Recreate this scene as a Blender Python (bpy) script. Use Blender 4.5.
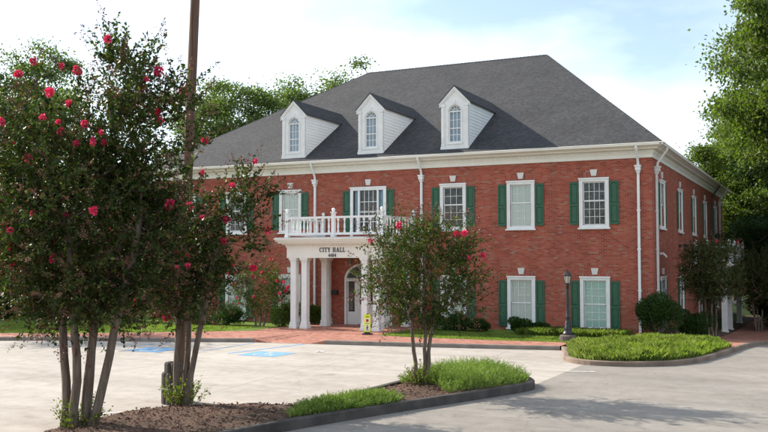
import bpy, math, random
import numpy as np
from mathutils import Vector, noise as mnoise
R = math.radians
rng = np.random.default_rng(7)
random.seed(7)
for o in list(bpy.data.objects): bpy.data.objects.remove(o)
S = bpy.context.scene
COL = S.collection

# ------------------------------------------------------------------ camera, sky, sun, exposure
FPX = 911.0
YAW = math.atan2(.437, .899); PIT = math.atan(46/911.0)
CAM = Vector((6.41, -38.34, 3.1))
cd = bpy.data.cameras.new('camera'); cam = bpy.data.objects.new('camera', cd); COL.objects.link(cam)
cam.location = CAM; cam.rotation_euler = (R(90)+PIT, 0, YAW)
cd.sensor_width = 36; cd.lens = 36*FPX/768; cd.clip_end = 3000; cd.clip_start = .1
S.camera = cam

SUN_TO = Vector((-.965, .11, .62)).normalized()          # towards the sun
EL = math.asin(SUN_TO.z); AZ = math.atan2(SUN_TO.x, SUN_TO.y)   # azimuth from +Y towards +X
W = bpy.data.worlds.new('World'); S.world = W; W.use_nodes = True
nt = W.node_tree; nt.nodes.clear()
def N(nt, t, **k):
    n = nt.nodes.new(t)
    for a, b in k.items(): setattr(n, a, b)
    return n
out = N(nt, 'ShaderNodeOutputWorld'); bg = N(nt, 'ShaderNodeBackground')
sky = N(nt, 'ShaderNodeTexSky', sky_type='NISHITA', sun_disc=False, sun_elevation=EL, sun_rotation=AZ,
        air_density=1.0, dust_density=.8, ozone_density=1.2)
tc = N(nt, 'ShaderNodeTexCoord'); mp = N(nt, 'ShaderNodeMapping')
mp.inputs['Scale'].default_value = (1.0, 1.0, 2.4); mp.inputs['Location'].default_value = (3.1, 1.7, .4)
nz = N(nt, 'ShaderNodeTexNoise'); nz.inputs['Scale'].default_value = 2.6; nz.inputs['Detail'].default_value = 8; nz.inputs['Roughness'].default_value = .52
rp = N(nt, 'ShaderNodeValToRGB'); rp.color_ramp.elements[0].position = .40; rp.color_ramp.elements[1].position = .64; rp.color_ramp.elements[0].color = (.14, .14, .14, 1)
mixc = N(nt, 'ShaderNodeMixRGB'); mixc.inputs[2].default_value = (7.0, 7.6, 8.1, 1)
mul = N(nt, 'ShaderNodeMath', operation='MULTIPLY'); mul.inputs[1].default_value = .85
L = nt.links.new
L(tc.outputs['Generated'], mp.inputs[0]); L(mp.outputs[0], nz.inputs['Vector']); L(nz.outputs['Fac'], rp.inputs[0])
L(rp.outputs[0], mul.inputs[0]); L(mul.outputs[0], mixc.inputs[0]); L(sky.outputs[0], mixc.inputs[1])
L(mixc.outputs[0], bg.inputs[0]); bg.inputs[1].default_value = .11; L(bg.outputs[0], out.inputs[0])

sd = bpy.data.lights.new('sun', 'SUN'); sd.energy = 4.2; sd.angle = R(.53); sd.color = (1, .93, .82)
so = bpy.data.objects.new('sun', sd); COL.objects.link(so)
so.rotation_euler = (-SUN_TO).to_track_quat('-Z', 'Y').to_euler(); so.location = (-20, 5, 30)
S.view_settings.view_transform = 'Standard'; S.view_settings.look = 'None'
S.view_settings.exposure = .97; S.view_settings.gamma = 1

# ------------------------------------------------------------------ materials
MATS = {}
def mat(name, rough=.7, spec=.3):
    m = bpy.data.materials.new(name); m.use_nodes = True
    b = m.node_tree.nodes['Principled BSDF']; b.inputs['Roughness'].default_value = rough
    b.inputs['Specular IOR Level'].default_value = spec
    MATS[name] = m
    return m, m.node_tree, b
def ramp(nt, src, stops):
    r = N(nt, 'ShaderNodeValToRGB'); cr = r.color_ramp
    while len(cr.elements) < len(stops): cr.elements.new(.5)
    for e, (p, c) in zip(cr.elements, stops): e.position = p; e.color = (*c, 1)
    nt.links.new(src, r.inputs[0]); return r
def tnoise(nt, scale, detail=4, rough=.55, vec=None):
    n = N(nt, 'ShaderNodeTexNoise'); n.inputs['Scale'].default_value = scale
    n.inputs['Detail'].default_value = detail; n.inputs['Roughness'].default_value = rough
    if vec is None:
        g = N(nt, 'ShaderNodeNewGeometry'); vec = g.outputs['Position']
    nt.links.new(vec, n.inputs['Vector']); return n
def mixrgb(nt, f, a, b, mode='MIX'):
    m = N(nt, 'ShaderNodeMixRGB', blend_type=mode)
    for i, v in zip((0, 1, 2), (f, a, b)):
        if isinstance(v, (int, float)): m.inputs[i].default_value = v
        elif isinstance(v, tuple): m.inputs[i].default_value = (*v, 1)
        else: nt.links.new(v, m.inputs[i])
    return m
def bump(nt, b, h, strength=.3, dist=.02):
    bm = N(nt, 'ShaderNodeBump'); bm.inputs['Strength'].default_value = strength; bm.inputs['Distance'].default_value = dist
    nt.links.new(h, bm.inputs['Height']); nt.links.new(bm.outputs[0], b.inputs['Normal'])
def plain(name, c, rough=.6, spec=.3, var=.12, scale=3.0, bumpy=0):
    m, nt, b = mat(name, rough, spec)
    n = tnoise(nt, scale, 6)
    r = ramp(nt, n.outputs['Fac'], [(.3, tuple(x*(1-var) for x in c)), (.7, tuple(min(1, x*(1+var)) for x in c))])
    nt.links.new(r.outputs[0], b.inputs['Base Color'])
    if bumpy:
        n2 = tnoise(nt, scale*12, 4); bump(nt, b, n2.outputs['Fac'], bumpy, .01)
    return m
def wallvec(nt, zs=1.0):
    """(x,z) on faces that look along y, (y,z) on faces that look along x"""
    g = N(nt, 'ShaderNodeNewGeometry'); s = N(nt, 'ShaderNodeSeparateXYZ'); nt.links.new(g.outputs['Position'], s.inputs[0])
    s2 = N(nt, 'ShaderNodeSeparateXYZ'); nt.links.new(g.outputs['True Normal'], s2.inputs[0])
    ab = N(nt, 'ShaderNodeMath', operation='ABSOLUTE'); nt.links.new(s2.outputs[0], ab.inputs[0])
    ab2 = N(nt, 'ShaderNodeMath', operation='ABSOLUTE'); nt.links.new(s2.outputs[1], ab2.inputs[0])
    gt = N(nt, 'ShaderNodeMath', operation='GREATER_THAN'); nt.links.new(ab.outputs[0], gt.inputs[0]); nt.links.new(ab2.outputs[0], gt.inputs[1])
    mx = N(nt, 'ShaderNodeMix', data_type='FLOAT'); nt.links.new(gt.outputs[0], mx.inputs[0])
    nt.links.new(s.outputs[0], mx.inputs[2]); nt.links.new(s.outputs[1], mx.inputs[3])
    mz = N(nt, 'ShaderNodeMath', operation='MULTIPLY'); mz.inputs[1].default_value = zs; nt.links.new(s.outputs[2], mz.inputs[0])
    c = N(nt, 'ShaderNodeCombineXYZ'); nt.links.new(mx.outputs[0], c.inputs[0]); nt.links.new(mz.outputs[0], c.inputs[1])
    return c.outputs[0], s
def brickmat(name, stops, mortar, bw=.203, rh=.0677, ms=.006, vec='wall', rot=False, offset=.5):
    m, nt, b = mat(name, .85, .2)
    if vec == 'wall': v, s = wallvec(nt)
    else:
        g = N(nt, 'ShaderNodeNewGeometry'); v = g.outputs['Position']
    if rot:
        mp = N(nt, 'ShaderNodeMapping'); mp.inputs['Rotation'].default_value = (0, 0, rot); nt.links.new(v, mp.inputs[0]); v = mp.outputs[0]
    br = N(nt, 'ShaderNodeTexBrick'); br.offset = offset
    br.inputs['Color1'].default_value = (0, 0, 0, 1); br.inputs['Color2'].default_value = (1, 1, 1, 1); br.inputs['Mortar'].default_value = (.5, .5, .5, 1)
    br.inputs['Scale'].default_value = 1; br.inputs['Brick Width'].default_value = bw; br.inputs['Row Height'].default_value = rh
    br.inputs['Mortar Size'].default_value = ms; br.inputs['Mortar Smooth'].default_value = .2; br.inputs['Bias'].default_value = 0
    nt.links.new(v, br.inputs['Vector'])
    r = ramp(nt, br.outputs['Color'], stops)
    n1 = tnoise(nt, .7, 5); r1 = ramp(nt, n1.outputs['Fac'], [(.3, (.86, .86, .86)), (.7, (1.12, 1.1, 1.08))])
    n2 = tnoise(nt, 40, 3); r2 = ramp(nt, n2.outputs['Fac'], [(.3, (.85, .85, .85)), (.7, (1.15, 1.15, 1.15))])
    c = mixrgb(nt, 1, r.outputs[0], r1.outputs[0], 'MULTIPLY'); c = mixrgb(nt, 1, c.outputs[0], r2.outputs[0], 'MULTIPLY')
    gs = N(nt, 'ShaderNodeNewGeometry'); ms_ = N(nt, 'ShaderNodeMapping'); ms_.inputs['Scale'].default_value = (1.6, 1.6, .14); nt.links.new(gs.outputs['Position'], ms_.inputs[0])
    n5 = tnoise(nt, 1.0, 6, .6, ms_.outputs[0]); r5 = ramp(nt, n5.outputs['Fac'], [(.32, (.84, .83, .83)), (.55, (1.03, 1.03, 1.03))]); c = mixrgb(nt, 1, c.outputs[0], r5.outputs[0], 'MULTIPLY')
    c = mixrgb(nt, br.outputs['Fac'], c.outputs[0], mortar)
    nt.links.new(c.outputs[0], b.inputs['Base Color'])
    inv = N(nt, 'ShaderNodeMath', operation='SUBTRACT'); inv.inputs[0].default_value = 1; nt.links.new(br.outputs['Fac'], inv.inputs[1])
    bump(nt, b, inv.outputs[0], .6, .008)
    return m
BRS = [(0, (.25, .053, .036)), (.25, (.33, .070, .045)), (.55, (.385, .086, .055)), (.84, (.37, .105, .068)), (.93, (.34, .14, .095)), (1, (.31, .18, .135))]
brickmat('brick', BRS, (.36, .20, .14))
brickmat('brick_soldier', BRS, (.30, .19, .15), bw=.0677, rh=.203, offset=0)
brickmat('paver', [(0, (.27, .10, .07)), (.5, (.40, .16, .11)), (1, (.46, .23, .17))], (.30, .20, .16), bw=.2, rh=.1, ms=.006, vec='pos', rot=.2)
# roof shingles
m, nt, b = mat('shingle', .9, .25)
v, s = wallvec(nt, 1.9)
br = N(nt, 'ShaderNodeTexBrick'); br.inputs['Color1'].default_value = (0, 0, 0, 1); br.inputs['Color2'].default_value = (1, 1, 1, 1); br.inputs['Mortar'].default_value = (0, 0, 0, 1)
br.inputs['Scale'].default_value = 1; br.inputs['Brick Width'].default_value = .15; br.inputs['Row Height'].default_value = .145; br.inputs['Mortar Size'].default_value = .010
L2 = nt.links.new
L2(v, br.inputs['Vector'])
r = ramp(nt, br.outputs['Color'], [(0, (.038, .038, .041)), (.5, (.050, .050, .053)), (1, (.067, .065, .066))])
n1 = tnoise(nt, .5, 6); r1 = ramp(nt, n1.outputs['Fac'], [(.3, (.85, .85, .86)), (.7, (1.15, 1.14, 1.12))])
n2 = tnoise(nt, 22, 3); r2 = ramp(nt, n2.outputs['Fac'], [(.3, (.72, .72, .72)), (.7, (1.28, 1.27, 1.26))])
c = mixrgb(nt, 1, r.outputs[0], r1.outputs[0], 'MULTIPLY'); c = mixrgb(nt, 1, c.outputs[0], r2.outputs[0], 'MULTIPLY')
L2(c.outputs[0], b.inputs['Base Color']); bump(nt, b, br.outputs['Color'], .5, .012)

plain('white_paint', (.79, .775, .745), .45, .4, .07, 3)
plain('warm_bounce_white', (.80, .765, .68), .5, .35, .05, 1.5)  # off-white trim with the warm ground bounce mixed into its colour
plain('siding_paint', (.78, .78, .77), .5, .3, .04, 1.5)
plain('shutter_green', (.030, .105, .056), .45, .4, .12, 4)
plain('black_metal', (.018, .018, .020), .4, .5, .2, 6)
plain('dark_metal', (.05, .05, .05), .5, .5, .2, 6)
plain('stone_trim', (.68, .65, .60), .7, .3, .06, 4)
plain('concrete_kerb', (.21, .18, .155), .9, .2, .25, 2.2, .3)
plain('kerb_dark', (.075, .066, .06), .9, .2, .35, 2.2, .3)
plain('kerb_clay', (.21, .155, .12), .9, .2, .3, 1.4, .3)
plain('pedestal', (.13, .105, .09), .9, .2, .2, 5, .3)
plain('grey_metal', (.30, .31, .32), .5, .5, .1, 4)
plain('lead_roof', (.40, .41, .43), .6, .4, .1, 4)
plain('neon_yellow', (.78, .92, .03), .5, .3, .03, 5)
plain('sign_red', (.55, .02, .03), .5, .3, .05, 5)
plain('sign_white', (.8, .8, .8), .5, .3, .03, 5)
plain('paper', (.75, .75, .74), .8, .2, .06, 20)
plain('bronze', (.10, .07, .04), .4, .5, .15, 8)
# road paint
def paint(name, c, wear=.5):
    m, nt, b = mat(name, .85, .2)
    n = tnoise(nt, 7, 8, .7); r = ramp(nt, n.outputs['Fac'], [(wear-.08, (.36, .345, .32)), (wear+.06, c)])
    nt.links.new(r.outputs[0], b.inputs['Base Color'])
paint('paint_blue', (.15, .34, .55), .42); paint('paint_blue_worn', (.20, .36, .52), .5); paint('paint_white', (.62, .61, .58), .46)
# pavement
def pavement(name, lo, mid, hi, joint=0, crack=True):
    m, nt, b = mat(name, .92, .15)
    n1 = tnoise(nt, .23, 8, .6); n2 = tnoise(nt, 2.3, 8, .65); n3 = tnoise(nt, 45, 3, .6)
    g = N(nt, 'ShaderNodeNewGeometry'); mp = N(nt, 'ShaderNodeMapping'); mp.inputs['Scale'].default_value = (.09, .8, 1); mp.inputs['Rotation'].default_value = (0, 0, .35)
    nt.links.new(g.outputs['Position'], mp.inputs[0]); n4 = tnoise(nt, 1.0, 7, .6, mp.outputs[0])
    a = N(nt, 'ShaderNodeMath', operation='MULTIPLY_ADD'); a.inputs[1].default_value = .55; nt.links.new(n2.outputs['Fac'], a.inputs[0])
    sc = N(nt, 'ShaderNodeMath', operation='MULTIPLY'); sc.inputs[1].default_value = .55; nt.links.new(n1.outputs['Fac'], sc.inputs[0]); nt.links.new(sc.outputs[0], a.inputs[2])
    r = ramp(nt, a.outputs[0], [(.38, lo), (.55, mid), (.72, hi)])
    r3 = ramp(nt, n3.outputs['Fac'], [(.3, (.84, .84, .84)), (.7, (1.14, 1.14, 1.14))])
    r4 = ramp(nt, n4.outputs['Fac'], [(.3, (.87, .86, .85)), (.7, (1.08, 1.08, 1.08))])
    c = mixrgb(nt, 1, r.outputs[0], r3.outputs[0], 'MULTIPLY'); c = mixrgb(nt, 1, c.outputs[0], r4.outputs[0], 'MULTIPLY')
    if crack:
        vo = N(nt, 'ShaderNodeTexVoronoi', feature='DISTANCE_TO_EDGE'); vo.inputs['Scale'].default_value = .33
        wn = tnoise(nt, 1.2, 5); ad = N(nt, 'ShaderNodeMixRGB', blend_type='ADD'); ad.inputs[0].default_value = .9
        nt.links.new(g.outputs['Position'], ad.inputs[1]); nt.links.new(wn.outputs['Color'], ad.inputs[2]); nt.links.new(ad.outputs[0], vo.inputs['Vector'])
        rc = ramp(nt, vo.outputs['Distance'], [(.0, (.80, .79, .78)), (.006, (1, 1, 1))])
        c = mixrgb(nt, 1, c.outputs[0], rc.outputs[0], 'MULTIPLY')
    ns = tnoise(nt, .9, 3, .45); rs_ = ramp(nt, ns.outputs['Fac'], [(.66, (1, 1, 1)), (.74, (.80, .785, .77))]); c = mixrgb(nt, 1, c.outputs[0], rs_.outputs[0], 'MULTIPLY')
    if joint:
        bj = N(nt, 'ShaderNodeTexBrick'); bj.offset = 0; mj = N(nt, 'ShaderNodeMapping'); mj.inputs['Rotation'].default_value = (0, 0, -.12); nt.links.new(g.outputs['Position'], mj.inputs[0]); nt.links.new(mj.outputs[0], bj.inputs['Vector'])
        for k_, v_ in (('Scale', 1), ('Brick Width', joint), ('Row Height', joint), ('Mortar Size', .022), ('Mortar Smooth', .3)): bj.inputs[k_].default_value = v_
        c = mixrgb(nt, bj.outputs['Fac'], c.outputs[0], tuple(x*.72 for x in mid))
    nt.links.new(c.outputs[0], b.inputs['Base Color']); bump(nt, b, n3.outputs['Fac'], .25, .01)
pavement('lot_concrete', (.32, .285, .247), (.405, .364, .32), (.47, .428, .38), joint=4.6)
pavement('asphalt', (.205, .187, .166), (.255, .233, .207), (.315, .288, .256))
# ground covers
def groundmat(name, stops, scale=6, bs=.6):
    m, nt, b = mat(name, .95, .1)
    n = tnoise(nt, scale, 8, .65); r = ramp(nt, n.outputs['Fac'], stops); n2 = tnoise(nt, scale*.06, 3)
    r2 = ramp(nt, n2.outputs['Fac'], [(.35, (.8, .85, .8)), (.65, (1.15, 1.1, 1.1))])
    c = mixrgb(nt, 1, r.outputs[0], r2.outputs[0], 'MULTIPLY')
    nt.links.new(c.outputs[0], b.inputs['Base Color']); bump(nt, b, n.outputs['Fac'], bs, .05)
groundmat('lawn', [(.3, (.08, .13, .02)), (.7, (.17, .24, .045))], 9)
groundmat('far_ground', [(.3, (.03, .05, .012)), (.7, (.08, .12, .03))], 1.2)
groundmat('mulch', [(.3, (.06, .040, .030)), (.55, (.145, .096, .073)), (.75, (.25, .18, .145))], 22, 1)
plain('mulch_chip', (.17, .10, .075), .95, .1, .5, 30)
# leaves
def leafmat(name, stops, trans=.45, tcol=(.9, 1.15, .35), rough=.45):
    m = bpy.data.materials.new(name); m.use_nodes = True; nt = m.node_tree; nt.nodes.clear(); MATS[name] = m
    o = N(nt, 'ShaderNodeOutputMaterial'); p = N(nt, 'ShaderNodeBsdfPrincipled'); t = N(nt, 'ShaderNodeBsdfTranslucent'); mx = N(nt, 'ShaderNodeMixShader')
    g = N(nt, 'ShaderNodeNewGeometry'); r = ramp(nt, g.outputs['Random Per Island'], stops)
    n = tnoise(nt, .8, 4); r2 = ramp(nt, n.outputs['Fac'], [(.3, (.75, .78, .75)), (.7, (1.25, 1.2, 1.15))])
    c = mixrgb(nt, 1, r.outputs[0], r2.outputs[0], 'MULTIPLY'); ct = mixrgb(nt, 1, c.outputs[0], tcol, 'MULTIPLY')
    nt.links.new(c.outputs[0], p.inputs['Base Color']); nt.links.new(ct.outputs[0], t.inputs['Color'])
    p.inputs['Roughness'].default_value = rough; p.inputs['Specular IOR Level'].default_value = .18
    mx.inputs[0].default_value = trans
    nt.links.new(p.outputs[0], mx.inputs[1]); nt.links.new(t.outputs[0], mx.inputs[2]); nt.links.new(mx.outputs[0], o.inputs[0])
leafmat('leaf_crape', [(0, (.026, .048, .012)), (.45, (.055, .092, .020)), (.75, (.09, .13, .028)), (.86, (.15, .17, .03)), (.91, (.13, .065, .035)), (1, (.17, .085, .045))], .4)
leafmat('leaf_crape_dark', [(0, (.022, .038, .011)), (.5, (.045, .073, .018)), (.76, (.082, .115, .026)), (.86, (.15, .17, .035)), (.91, (.11, .056, .035)), (1, (.17, .08, .05))], .34)
leafmat('leaf_basal', [(0, (.06, .10, .02)), (.6, (.16, .20, .03)), (.9, (.26, .26, .04)), (1, (.28, .16, .05))], .45)
leafmat('leaf_oak_hazed', [(0, (.08, .115, .045)), (.5, (.135, .18, .07)), (1, (.20, .24, .10))], .48)  # foliage colour paled to imitate distance haze
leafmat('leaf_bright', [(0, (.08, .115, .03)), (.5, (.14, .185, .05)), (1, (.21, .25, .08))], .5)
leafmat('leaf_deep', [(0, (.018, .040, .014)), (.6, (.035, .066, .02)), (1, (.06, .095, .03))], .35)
leafmat('leaf_shrub', [(0, (.018, .045, .012)), (.6, (.038, .08, .018)), (1, (.08, .13, .03))], .3)
leafmat('leaf_shrub_light', [(0, (.05, .09, .02)), (.6, (.10, .15, .035)), (1, (.16, .20, .05))], .35)
leafmat('blade', [(0, (.15, .21, .045)), (.6, (.27, .35, .085)), (.92, (.37, .43, .13)), (1, (.42, .40, .18))], .4)
leafmat('juniper', [(0, (.12, .18, .04)), (.6, (.23, .31, .08)), (1, (.34, .41, .13))], .35)
leafmat('seed_brown', [(0, (.09, .042, .032)), (.6, (.18, .088, .066)), (1, (.25, .14, .09))], .2, (1, .8, .6))
leafmat('petal', [(0, (.62, .03, .11)), (.6, (.80, .06, .18)), (1, (.88, .16, .30))], .35, (1, .8, .8))
# bark
def bark(name, a, bcol, sx=9, sz=1.2):
    m, nt, b = mat(name, .85, .2)
    t = N(nt, 'ShaderNodeTexCoord'); mp = N(nt, 'ShaderNodeMapping'); mp.inputs['Scale'].default_value = (sx, sx, sz)
    nt.links.new(t.outputs['Object'], mp.inputs[0]); n = tnoise(nt, 1.5, 8, .6, mp.outputs[0])
    r = ramp(nt, n.outputs['Fac'], [(.3, a), (.7, bcol)]); nt.links.new(r.outputs[0], b.inputs['Base Color']); bump(nt, b, n.outputs['Fac'], .6, .02)
bark('bark_crape', (.085, .060, .045), (.23, .175, .135), 11, 1.6); bark('bark_twig', (.06, .035, .025), (.12, .07, .05)); bark('bark_dark', (.05, .04, .03), (.13, .105, .085), 6, 1)
bark('wood_pole', (.085, .048, .032), (.20, .12, .085), 14, .5); bark('wood_guard', (.05, .043, .037), (.12, .105, .09), 9, .6)
# window glass, blinds
m, nt, b = mat('glass', .03, .5); b.inputs['Base Color'].default_value = (.9, .95, .93, 1)
tr = N(nt, 'ShaderNodeBsdfTransparent'); tr.inputs[0].default_value = (.93, .98, .96, 1); gl = N(nt, 'ShaderNodeBsdfGlossy'); gl.inputs['Roughness'].default_value = .03
fr = N(nt, 'ShaderNodeFresnel'); fr.inputs[0].default_value = 1.6; mx = N(nt, 'ShaderNodeMixShader'); o = nt.nodes['Material Output']
nt.links.new(fr.outputs[0], mx.inputs[0]); nt.links.new(tr.outputs[0], mx.inputs[1]); nt.links.new(gl.outputs[0], mx.inputs[2]); nt.links.new(mx.outputs[0], o.inputs[0])
def slats(name, c, c2, period):
    m, nt, b = mat(name, .7, .2)
    g = N(nt, 'ShaderNodeNewGeometry'); s = N(nt, 'ShaderNodeSeparateXYZ'); nt.links.new(g.outputs['Position'], s.inputs[0])
    d = N(nt, 'ShaderNodeMath', operation='DIVIDE'); d.inputs[1].default_value = period; nt.links.new(s.outputs[2], d.inputs[0])
    f = N(nt, 'ShaderNodeMath', operation='FRACT'); nt.links.new(d.outputs[0], f.inputs[0])
    r = ramp(nt, f.outputs[0], [(.0, c2), (.25, c), (.8, c), (1, c2)]); nt.links.new(r.outputs[0], b.inputs['Base Color'])
slats('blind_white', (.90, .91, .87), (.80, .82, .77), .05)
slats('blind_lawn_tint', (.74, .91, .84), (.66, .83, .75), .05)  # white blind with green light off the lawn put into its colour
slats('reflection_blue', (.30, .52, .66), (.26, .46, .60), .4)  # blue glass reflection painted onto flat panels behind the sidelights
groundmat('room_dark', [(.35, (.02, .022, .025)), (.62, (.16, .17, .17))], 5, 0)  # dark mottle painted for unlit interiors and trees mirrored in the glass
plain('room_brown', (.13, .10, .085), .8, .2, .5, 9)

# ------------------------------------------------------------------ helpers
class MB:
    def __init__(s): s.v = []; s.f = []
    def add(s, vs, fs):
        n = len(s.v); s.v += [tuple(p) for p in vs]; s.f += [tuple(i+n for i in f) for f in fs]; return s
    def box(s, x0, x1, y0, y1, z0, z1):
        return s.add([(x0,y0,z0),(x1,y0,z0),(x1,y1,z0),(x0,y1,z0),(x0,y0,z1),(x1,y0,z1),(x1,y1,z1),(x0,y1,z1)],
                     [(0,3,2,1),(4,5,6,7),(0,1,5,4),(1,2,6,5),(2,3,7,6),(3,0,4,7)])
    def quad(s, a, b, c, d): return s.add([a, b, c, d], [(0,1,2,3)])
    def prism(s, pts, fn, a, b):
        """2-D outline pts, fn(u,v,t) -> xyz, extruded t=a..b"""
        n = len(pts)
        return s.add([fn(u, v, a) for u, v in pts]+[fn(u, v, b) for u, v in pts],
                     [tuple(range(n))[::-1], tuple(range(n, 2*n))]+[(i, (i+1) % n, n+(i+1) % n, n+i) for i in range(n)])
    def lathe(s, prof, c=(0,0,0), n=12):
        vs = []; fs = []
        for r_, z in prof:
            for k in range(n):
                a = 2*math.pi*k/n; vs.append((c[0]+r_*math.cos(a), c[1]+r_*math.sin(a), c[2]+z))
        for i in range(len(prof)-1):
            for k in range(n): fs.append((i*n+k, i*n+(k+1) % n, (i+1)*n+(k+1) % n, (i+1)*n+k))
        fs.append(tuple(range(n))[::-1]); fs.append(tuple(range((len(prof)-1)*n, len(prof)*n)))
        return s.add(vs, fs)
    def tube(s, path, rad, n=6, cap=True):
        path = [Vector(p) for p in path]
        if not hasattr(rad, '__len__'): rad = [rad]*len(path)
        vs = []; fs = []; up = None
        for i, p in enumerate(path):
            t = (path[min(i+1, len(path)-1)]-path[max(i-1, 0)])
            t = t.normalized() if t.length > 1e-9 else Vector((0,0,1))
            if up is None: up = Vector((1,0,0)) if abs(t.x) < .8 else Vector((0,1,0))
            a = (up-t*up.dot(t)).normalized(); b_ = t.cross(a); up = a
            for k in range(n):
                an = 2*math.pi*k/n; vs.append(p+(a*math.cos(an)+b_*math.sin(an))*rad[i])
        for i in range(len(path)-1):
            for k in range(n): fs.append((i*n+k, i*n+(k+1) % n, (i+1)*n+(k+1) % n, (i+1)*n+k))
        if cap: fs.append(tuple(range(n))[::-1]); fs.append(tuple(range((len(path)-1)*n, len(path)*n)))
        return s.add(vs, fs)
    def mesh(s, name, m, smooth=False):
        me = bpy.data.meshes.new(name); me.from_pydata(s.v, [], s.f)
        if m: me.materials.append(MATS[m])
        if smooth: me.polygons.foreach_set('use_smooth', [True]*len(me.polygons))
        me.update(); return me
    def build(s, name, m, parent=None, smooth=False, loc=None, kind=None):
        return link(name, s.mesh(name, m, smooth), parent, loc, kind=kind)
def link(name, me, parent=None, loc=None, rz=0, kind=None):
    o = bpy.data.objects.new(name, me); COL.objects.link(o)
    if parent: o.parent = parent
    if loc is not None: o.location = loc
    if rz: o.rotation_euler = (0, 0, rz)
    if kind: o['kind'] = kind
    return o
def tag(o, label, cat, group=None):
    o['label'] = label; o['category'] = cat
    if group: o['group'] = group
    return o
def thing(name, label, cat, loc=(0,0,0), rz=0, group=None):
    o = bpy.data.objects.new(name, None); COL.objects.link(o); o.location = loc; o.rotation_euler = (0, 0, rz); o.empty_display_size = .2
    return tag(o, label, cat, group)
def struct(name, mb, m, smooth=False): return mb.build(name, m, smooth=smooth, kind='structure')
def npmesh(name, V, nper, m):
    """V: (n*nper,3) array of disconnected polygons with nper corners"""
    V = np.asarray(V, np.float32); n = len(V)//nper
    me = bpy.data.meshes.new(name); me.vertices.add(len(V)); me.vertices.foreach_set('co', V.ravel())
    me.loops.add(len(V)); me.loops.foreach_set('vertex_index', np.arange(len(V), dtype=np.int32))
    me.polygons.add(n); me.polygons.foreach_set('loop_start', np.arange(0, len(V), nper, dtype=np.int32))
    me.materials.append(MATS[m]); me.update(calc_edges=True); me.validate(); return me
def unit(a): return a/np.maximum(np.linalg.norm(a, axis=1, keepdims=True), 1e-9)
def kites(P, D, size, aspect=.5, droop=.15):
    """leaf quads at P, pointing along D"""
    n = len(P); D = unit(D); rnd = unit(rng.normal(size=(n, 3))); S_ = unit(np.cross(D, rnd))
    Nn = np.cross(S_, D); size = np.broadcast_to(np.asarray(size, float), (n,))[:, None]
    a = P; b = P+D*size*.45+S_*size*aspect*.5+Nn*size*.08; c = P+D*size-Nn*size*droop; d = P+D*size*.45-S_*size*aspect*.5+Nn*size*.08
    return np.stack([a, b, c, d], 1).reshape(-1, 3)
def sm(t): t = np.clip(t, 0, 1); return t*t*(3-2*t)
def gz(x, y):
    """the side drive falls away along the right-hand wall"""
    return -.75*sm((np.asarray(y, float)+4)/16)*sm((np.asarray(x, float)+.3)/1.6)
def pxpos(px, D, z=0.0):
    r = Vector((math.cos(YAW), math.sin(YAW), 0)); d = Vector((-math.sin(YAW), math.cos(YAW), 0))
    p = CAM+d*D+r*((px-384)/911*D); p.z = z; return p

# ------------------------------------------------------------------ ground, lot, kerbs
def sheet(name, m, x0, x1, y0, y1, step, z):
    xs = np.arange(x0, x1+1e-6, step); ys = np.arange(y0, y1+1e-6, step); X, Y = np.meshgrid(xs, ys, indexing='ij')
    Z = gz(X, Y)+z; V = np.stack([X, Y, Z], -1).reshape(-1, 3); nx, ny = X.shape
    i, j = np.meshgrid(np.arange(nx-1), np.arange(ny-1), indexing='ij'); k = (i*ny+j).ravel()
    mb = MB(); mb.v = V.tolist(); mb.f = np.stack([k, k+ny, k+ny+1, k+1], 1).tolist()
    return mb
g = MB(); g.quad((-900,-900,-.9),(900,-900,-.9),(900,900,-.9),(-900,900,-.9))
struct('ground', g, 'far_ground')
struct('terrain', sheet('t', None, -70, 40, -60, 70, 2.0, -.05), 'far_ground')
KERB = [(-40,-20.5),(-30,-16),(-22.9,-12.4),(-20.9,-11.4),(-18,-10.5),(-15.2,-9.4),(-13.6,-8.7),(-10.7,-8.25),(-6.63,-7.62),(-4.16,-7.12),(-2.11,-6.68)]
def ky(x): return float(np.interp(x, [p[0] for p in KERB], [p[1] for p in KERB]))
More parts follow.
